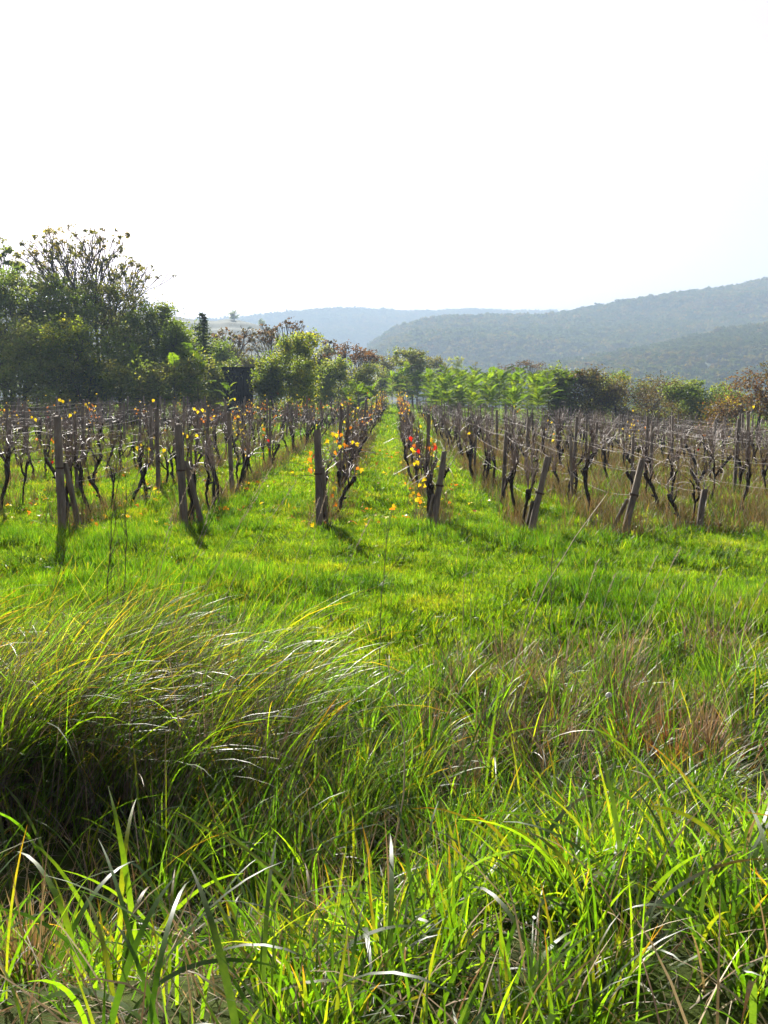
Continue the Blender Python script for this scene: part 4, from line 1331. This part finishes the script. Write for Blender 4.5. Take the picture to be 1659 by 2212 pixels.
def tussocks(cx, cy, nb, L, W, tilt, curl, pal, tip=None, ptip=.1, az=None, S=6, rad=.07, outward=.25):
    """grass growing in tufts: nb blades round every centre, most bending the way the wind combs them"""
    m = len(cx)
    k = np.repeat(np.arange(m), rng.integers(int(nb * .6), int(nb * 1.4) + 1, m))
    n = len(k)
    r = np.abs(rng.normal(0, rad, n)); a0 = rng.uniform(0, 6.28, n)
    x, y = cx[k] + r * np.cos(a0), cy[k] + r * np.sin(a0)
    base = np.stack([x, y, ground_z(x, y) - .015], -1)
    if az is None: a = a0 + rng.normal(0, .4, n)
    else:
        a = rng.normal(az[0], az[2], m)[k] + rng.normal(0, az[1], n)
        o = rng.uniform(0, 1, n) < outward
        a[o] = a0[o]
    hs_ = rng.uniform(.75, 1.12, m)[k]
    shade = rng.uniform(.75, 1.2, m)[k][:, None]
    c = pick(pal, n) * shade
    tc_ = c * rng.uniform(.95, 1.2, (n, 1))
    if tip is not None:
        q = rng.uniform(0, 1, n) < np.clip(ptip * rng.uniform(0, 2, m), 0, 1)[k]
        tc_[q] = pick(tip, int(q.sum()), .2) * .8
    cu = rng.uniform(*curl, n) * rng.uniform(.75, 1.2, m)[k]
    return blades(base, rng.uniform(*L, n) * hs_, rng.uniform(*W, n), a, np.abs(rng.normal(*tilt, n)), cu, c, tc_, S, tip_from=.6)


def centres(n, y0, y1, keep=None, marg=.4, power=1.0):
    ym = .42 * (y0 + y1)
    n, marg = int(n * (ym + 2.5) / (ym + 2 * marg)), 1.25       # the bank goes on beyond the frame
    x, y = spread_pts(n, y0, y1, marg, power)
    if keep is not None:
        k = keep(x, y); x, y = x[k], y[k]
    return x, y


# A: bank close to the camera
def bankk(x, y): return (wob(x, y, 2.6, 5) + .6 * wob(x, y, 6.1, 2) + rng.normal(0, .3, len(x))) > .12
ax, ay = centres(420, 1.4, 2.8, bankk)
bx, by = centres(200, 2.3, 4.0, lambda x, y: (x > -.45) & bankk(x, y))
field('bank_grass', 'lush broad-bladed grass on the bank closest to the camera', [
    tussocks(ax, ay, 34, (.08, .29), (.004, .0105), (.3, .22), (.1, 1.5), lush, ORNG, .1, (.3, 1.2, 1.2), 6, .045, .6),
    tussocks(bx, by, 32, (.10, .32), (.004, .0095), (.3, .2), (.1, 1.3), lush, ORNG, .08, None, 5, .06),
    fg(520, 1.45, 3.0, (.16, .38), (.005, .011), (.3, .2), (.3, 1.6), lush, ORNG, .12, S=7),
    fg(170, 1.5, 2.8, (.3, .55), (.008, .016), (.35, .2), (.9, 2.0), lush, ORNG, .15, az=(.3, 1.6), S=10),
    fg(60, 1.9, 3.6, (.35, .65), (.008, .013), (.35, .2), (.7, 1.6), lush, ORNG, .2, az=(2.6, .7), S=9),
], M['blade'])
field('bank_thatch', 'tangled dry straw thatch under the bank grass', [
    fg(3600, 1.3, 4.4, (.08, .28), (.002, .0045), (1.1, .35), (.1, .8), STRAW + GREY, None, 0, S=4),
    fg(700, 1.4, 3.6, (.15, .4), (.003, .006), (.5, .3), (.1, 1.2), STRAW, None, 0, S=5),
], M['straw'])

# B: belt of rough grass at the foot of the bank; the big clump is combed over by the wind
tx, ty = centres(200, 4.1, 5.9, lambda x, y: rng.uniform(0, 1, len(x)) < 1.05 - 1.05 * sstep(-1.7, -.35, x))
ux, uy = centres(120, 3.3, 4.6, lambda x, y: x < .2)
field('tall_grass', 'tall wind-combed grass clump with tan tips, bent over', [
    tussocks(tx, ty, 50, (.6, 1.22), (.004, .010), (.24, .15), (.6, 1.8), lush, ORNG + STRAW, .5, (.12, .42, .3), 9, .09, .15),
    tussocks(ux, uy, 20, (.2, .5), (.004, .010), (.25, .15), (.3, 1.3), lush, ORNG, .08, (.1, .8, .8), 8, .05, .5),
    fg(70, 3.4, 4.6, (.5, .9), (.007, .012), (.25, .2), (.6, 1.7), lush, ORNG, .3, az=(.3, 1.2), S=10, keep=lambda x, y: x < .6),
], M['blade'])
field('dead_tall_grass', 'grey dead stems inside the tall grass clump', [
    tussocks(tx, ty, 66, (.4, .95), (.0025, .006), (.25, .18), (.1, .9), GREY, None, 0, (.15, .6, .4), 6, .10, .3),
    tussocks(ux, uy, 12, (.25, .6), (.002, .0045), (.3, .2), (.1, .9), GREY + STRAW[:2], None, 0, None, 6, .06),
], M['straw'])
def rightish(x, y): return rng.uniform(0, 1, len(x)) < .5 + .5 * sstep(-.5, .6, x)
rx, ry = centres(170, 3.4, 6.0, lambda x, y: rightish(x, y) & (x > -.9))
sx, sy = centres(110, 4.4, 7.0, lambda x, y: rng.uniform(0, 1, len(x)) < sstep(-.4, .9, x))
field('mixed_grass', 'lower mixed green and straw grass at the foot of the bank', [
    tussocks(rx, ry, 62, (.2, .56), (.004, .010), (.25, .16), (.3, 1.6), lush, ORNG, .12, (.3, .9, .9), 7, .065, .55),
    fg(500, 4.2, 6.6, (.06, .2), (.004, .008), (.35, .2), (.3, 1.2), lush, None, 0, S=4, keep=lambda x, y: x > -1.2),
    fg(120, 3.6, 5.4, (.35, .65), (.006, .011), (.3, .2), (.5, 1.7), lush, ORNG, .2, az=(.3, .9), S=9, keep=lambda x, y: x > -.2),
], M['blade'])
field('mixed_straw', 'bleached straw and dead stems in the lower grass', [
    tussocks(sx, sy, 42, (.18, .55), (.0025, .006), (.3, .2), (.1, 1.2), STRAW + GREY[:2] + [(0.2, 0.11, 0.06)], None, 0, (.5, 1.0, .9), 5, .07, .5),
    tussocks(rx, ry, 10, (.15, .4), (.0025, .005), (.4, .25), (.1, 1.2), STRAW, None, 0, None, 5, .09),
    fg(900, 5.4, 7.4, (.08, .26), (.003, .006), (.6, .3), (.1, 1.1), STRAW, None, 0, S=4, keep=lambda x, y: x > -.4),
], M['straw'])


# ------------------------------------------------------------------ single stalks and clumps
def stalk(name, label, px0, y0, px1, py1, y1, r0=.004, mat='stem', branches=5, bow=.06, group='lone dry stalks in the foreground', head=None):
    x0 = U(px0, 1300, y0).x
    a = np.array([x0, y0, gz(x0, y0) - .02]); b = np.array(U(px1, py1, y1))
    s = np.linspace(0, 1, 11)[:, None]
    side = np.cross(b - a, [0, 1, 0]); side /= np.linalg.norm(side) + 1e-9
    P = a * (1 - s) + b * s + side * bow * np.sin(s * np.pi) + rng.normal(0, .006, (11, 3)) * np.sin(s * np.pi)
    mb = MB()
    add_tube(mb, P - a, np.linspace(r0, r0 * .4, 11), 6)
    o = obj(name, mb.mesh(name, M[mat], True), loc=a)
    tag(o, label, 'stalk', group)
    bm = MB()
    for k in range(branches):
        i = int(rng.integers(4, 10))
        d = np.array([rng.normal(0, .5), rng.normal(0, .5), 1.0])
        w = wander(P[i] - a, d, 5, rng.uniform(.03, .08), .15, .05)
        add_tube(bm, w, np.linspace(r0 * .5, r0 * .25, 6), 4)
    if head:
        for k in range(40):
            t = rng.uniform(.84, 1)
            p = np.array([np.interp(t, s[:, 0], P[:, j]) for j in range(3)]) - a
            w = np.array([p, p + rng.normal(0, .006, 3) + np.array([.006, 0, .014])])
            add_tube(bm, w, [.0016, .0008], 3)
    if bm.n: obj('side_twigs' if not head else 'seed_head', bm.mesh('twigs', M[mat], True), o)
    return o
stalk('dry_stalk', 'tall dark dead weed stem rising before the third left row', 228, 6.6, 263, 990, 6.8, .006, branches=7, bow=.05)
stalk('dry_stalk', 'second dark weed stem close beside the tallest one', 243, 6.5, 272, 1035, 6.6, .005, branches=6, bow=-.03)
stalk('dry_stalk', 'short dark curved stem near the frame edge', 88, 6.4, 165, 1130, 6.6, .004, branches=3)
stalk('dry_stalk', 'thin dark stem standing below the path entrance', 820, 6.2, 846, 1100, 6.4, .004, branches=3, bow=.03)
stalk('dry_stalk', 'dark stem with fine twigs before the second right row', 1192, 6.8, 1196, 1185, 6.8, .004, branches=5, bow=.01)
stalk('straw_stalk', 'long pale straw leaning across the second and third right rows', 1080, 5.2, 1312, 1066, 5.6, .0045, 'pale_stem', 0, .12)
stalk('straw_stalk', 'thin upright pale straw beside the path entrance', 1003, 5.8, 1013, 1178, 5.9, .003, 'pale_stem', 0, .02)
stalk('straw_stalk', 'second thin upright straw close to the first one', 1020, 5.8, 1024, 1225, 5.9, .0026, 'pale_stem', 0, .02)
stalk('straw_stalk', 'long bleached straw bending down over dark grass', 770, 3.3, 833, 1415, 3.6, .004, 'pale_stem', 0, -.12)
for i, (a0, b0, c0, d0) in enumerate([(300, 420, 1010, 5.6), (330, 520, 985, 5.7), (345, 470, 1060, 5.5), (360, 590, 1005, 5.6), (320, 380, 1090, 5.5), (395, 640, 1040, 5.7), (350, 560, 1065, 5.6), (660, 712, 1040, 5.8), (690, 800, 1120, 5.7), (600, 690, 1075, 5.8)]):
    stalk('seed_stalk', 'feathery pale seed stalk leaning from the tall grass, %s from the frame edge' % ordinal(i + 1), a0, d0, b0, c0, d0 + .2, .0026, 'pale_stem', 0, .08, 'feathery grass stalks', True)
for i, (a0, b0, c0, d0) in enumerate([(1255, 1290, 1215, 6.2), (1285, 1330, 1240, 6.1), (1340, 1420, 1200, 6.2), (1370, 1470, 1185, 6.0), (1420, 1480, 1260, 6.2), (1500, 1560, 1230, 6.1), (1560, 1600, 1290, 6.0), (1600, 1655, 1255, 6.2), (1130, 1165, 1255, 6.1), (1230, 1268, 1285, 6.0)]):
    stalk('seed_stalk', 'pale bent straw among the lower grass, %s counting towards the right edge' % ordinal(i + 1), a0, d0, b0, c0, d0 + .2, .0028, 'pale_stem', 0, .06, 'bleached straws in the lower grass', True)


def clump(name, label, px, y, n, L, spread_, pal, mat, w=(.004, .008), lean=(.15, .12), az=None):
    x = U(px, 1500, y).x
    r = np.abs(rng.normal(0, spread_, n)); a = rng.uniform(0, 6.28, n)
    base = np.stack([r * np.cos(a), r * np.sin(a), np.full(n, -.02)], -1)
    c = pick(pal, n)
    v, q, cc = blades(base, rng.uniform(*L, n), rng.uniform(*w, n), a if az is None else rng.normal(az[0], az[1], n), np.abs(rng.normal(*lean, n)), rng.uniform(0, .6, n), c, c * 1.1, 5)
    o = obj(name, mesh(name, v, q, M[mat], cc), loc=(x, y, gz(x, y)))
    return tag(o, label, 'weed', 'dried weed clumps')
RED = [(0.16, 0.055, 0.03), (0.22, 0.08, 0.04), (0.11, 0.045, 0.03), (0.26, 0.13, 0.06)]
clump('weed_clump', 'rust-red dried weed clump in the lower grass', 1455, 4.75, 330, (.14, .42), .2, RED + STRAW[:2] + GREY[:3], 'straw', (.004, .011), (.25, .25))
clump('weed_clump', 'dark upright dead stems, tallest clump on the lower side', 1335, 5.4, 60, (.25, .66), .1, [(0.06, 0.045, 0.035), (0.1, 0.075, 0.055), (0.2, 0.15, 0.09)], 'straw', (.004, .008))
clump('weed_clump', 'dark brown dead tussock leaning beside the tall stems', 1095, 4.9, 110, (.2, .55), .13, [(0.07, 0.05, 0.035), (0.12, 0.085, 0.06), (0.22, 0.17, 0.1), (0.07, 0.1, 0.02)], 'straw', (.004, .009), az=(.4, .5))
clump('weed_clump', 'small tan dead tussock low in the bank shade', 690, 2.9, 120, (.2, .36), .03, STRAW, 'straw', (.003, .006))
clump('weed_clump', 'pale dead tussock at the frame edge on the bank', 40, 2.2, 160, (.12, .26), .05, STRAW, 'straw', (.003, .006))


# white snail shell
def shell():
    p = U(1316, 1502, 4.35)
    mb = MB()
    t = np.linspace(0, 2.6 * 2 * np.pi, 60)
    g = np.exp(.11 * (t - t[-1]))
    path = np.stack([.010 * g * np.cos(t), .007 * (1 - g), .010 * g * np.sin(t)], -1)
    add_tube(mb, path, .008 * g + .0006, 10)
    o = obj('snail_shell', mb.mesh('snail_shell', M['shell'], True), loc=p)
    tag(o, 'small round white snail shell caught among the grass blades', 'shell')
shell()

# fallen vine leaves
n = 900
xs, ys = rowside(n, -7, .7, 13, 32, .5)
k = len(xs)
o = scatter('fallen_leaves', np.stack([xs, ys, ground_z(xs, ys) + rng.uniform(.03, .1, k)], -1), np.stack([rng.normal(0, .5, k), rng.normal(0, .5, k), rng.uniform(0, 6.28, k)], -1),
            rng.uniform(.05, .1, k), rng.integers(0, 2, k), [LEAFM['orange'], LEAFM['yellow']])
tag(o, 'fallen orange and yellow vine leaves lying in the grass', 'leaves', kind='stuff')


# ------------------------------------------------------------------ haze
def haze():
    m, t = new_mat('valley_haze')
    p = N(t, 'ShaderNodeVolumePrincipled')
    p.inputs['Color'].default_value = (0.56, 0.76, 1.0, 1)
    p.inputs['Density'].default_value = 0.00068
    p.inputs['Anisotropy'].default_value = 0.0
    p.inputs['Density Attribute'].default_value = ''
    o = N(t, 'ShaderNodeOutputMaterial')
    t.links.new(p.outputs[0], o.inputs['Volume'])
    x, y0, y1, z0, z1 = 3200, -250, 3600, -60, 235
    v = [(-x, y0, z0), (x, y0, z0), (x, y1, z0), (-x, y1, z0), (-x, y0, z1), (x, y0, z1), (x, y1, z1), (-x, y1, z1)]
    f = [(0, 3, 2, 1), (4, 5, 6, 7), (0, 1, 5, 4), (1, 2, 6, 5), (2, 3, 7, 6), (3, 0, 4, 7)]
    h = obj('haze', mesh('haze', v, np.array(f), m))
    tag(h, 'thin bluish autumn haze lying in the valley', 'haze', kind='stuff')
haze()
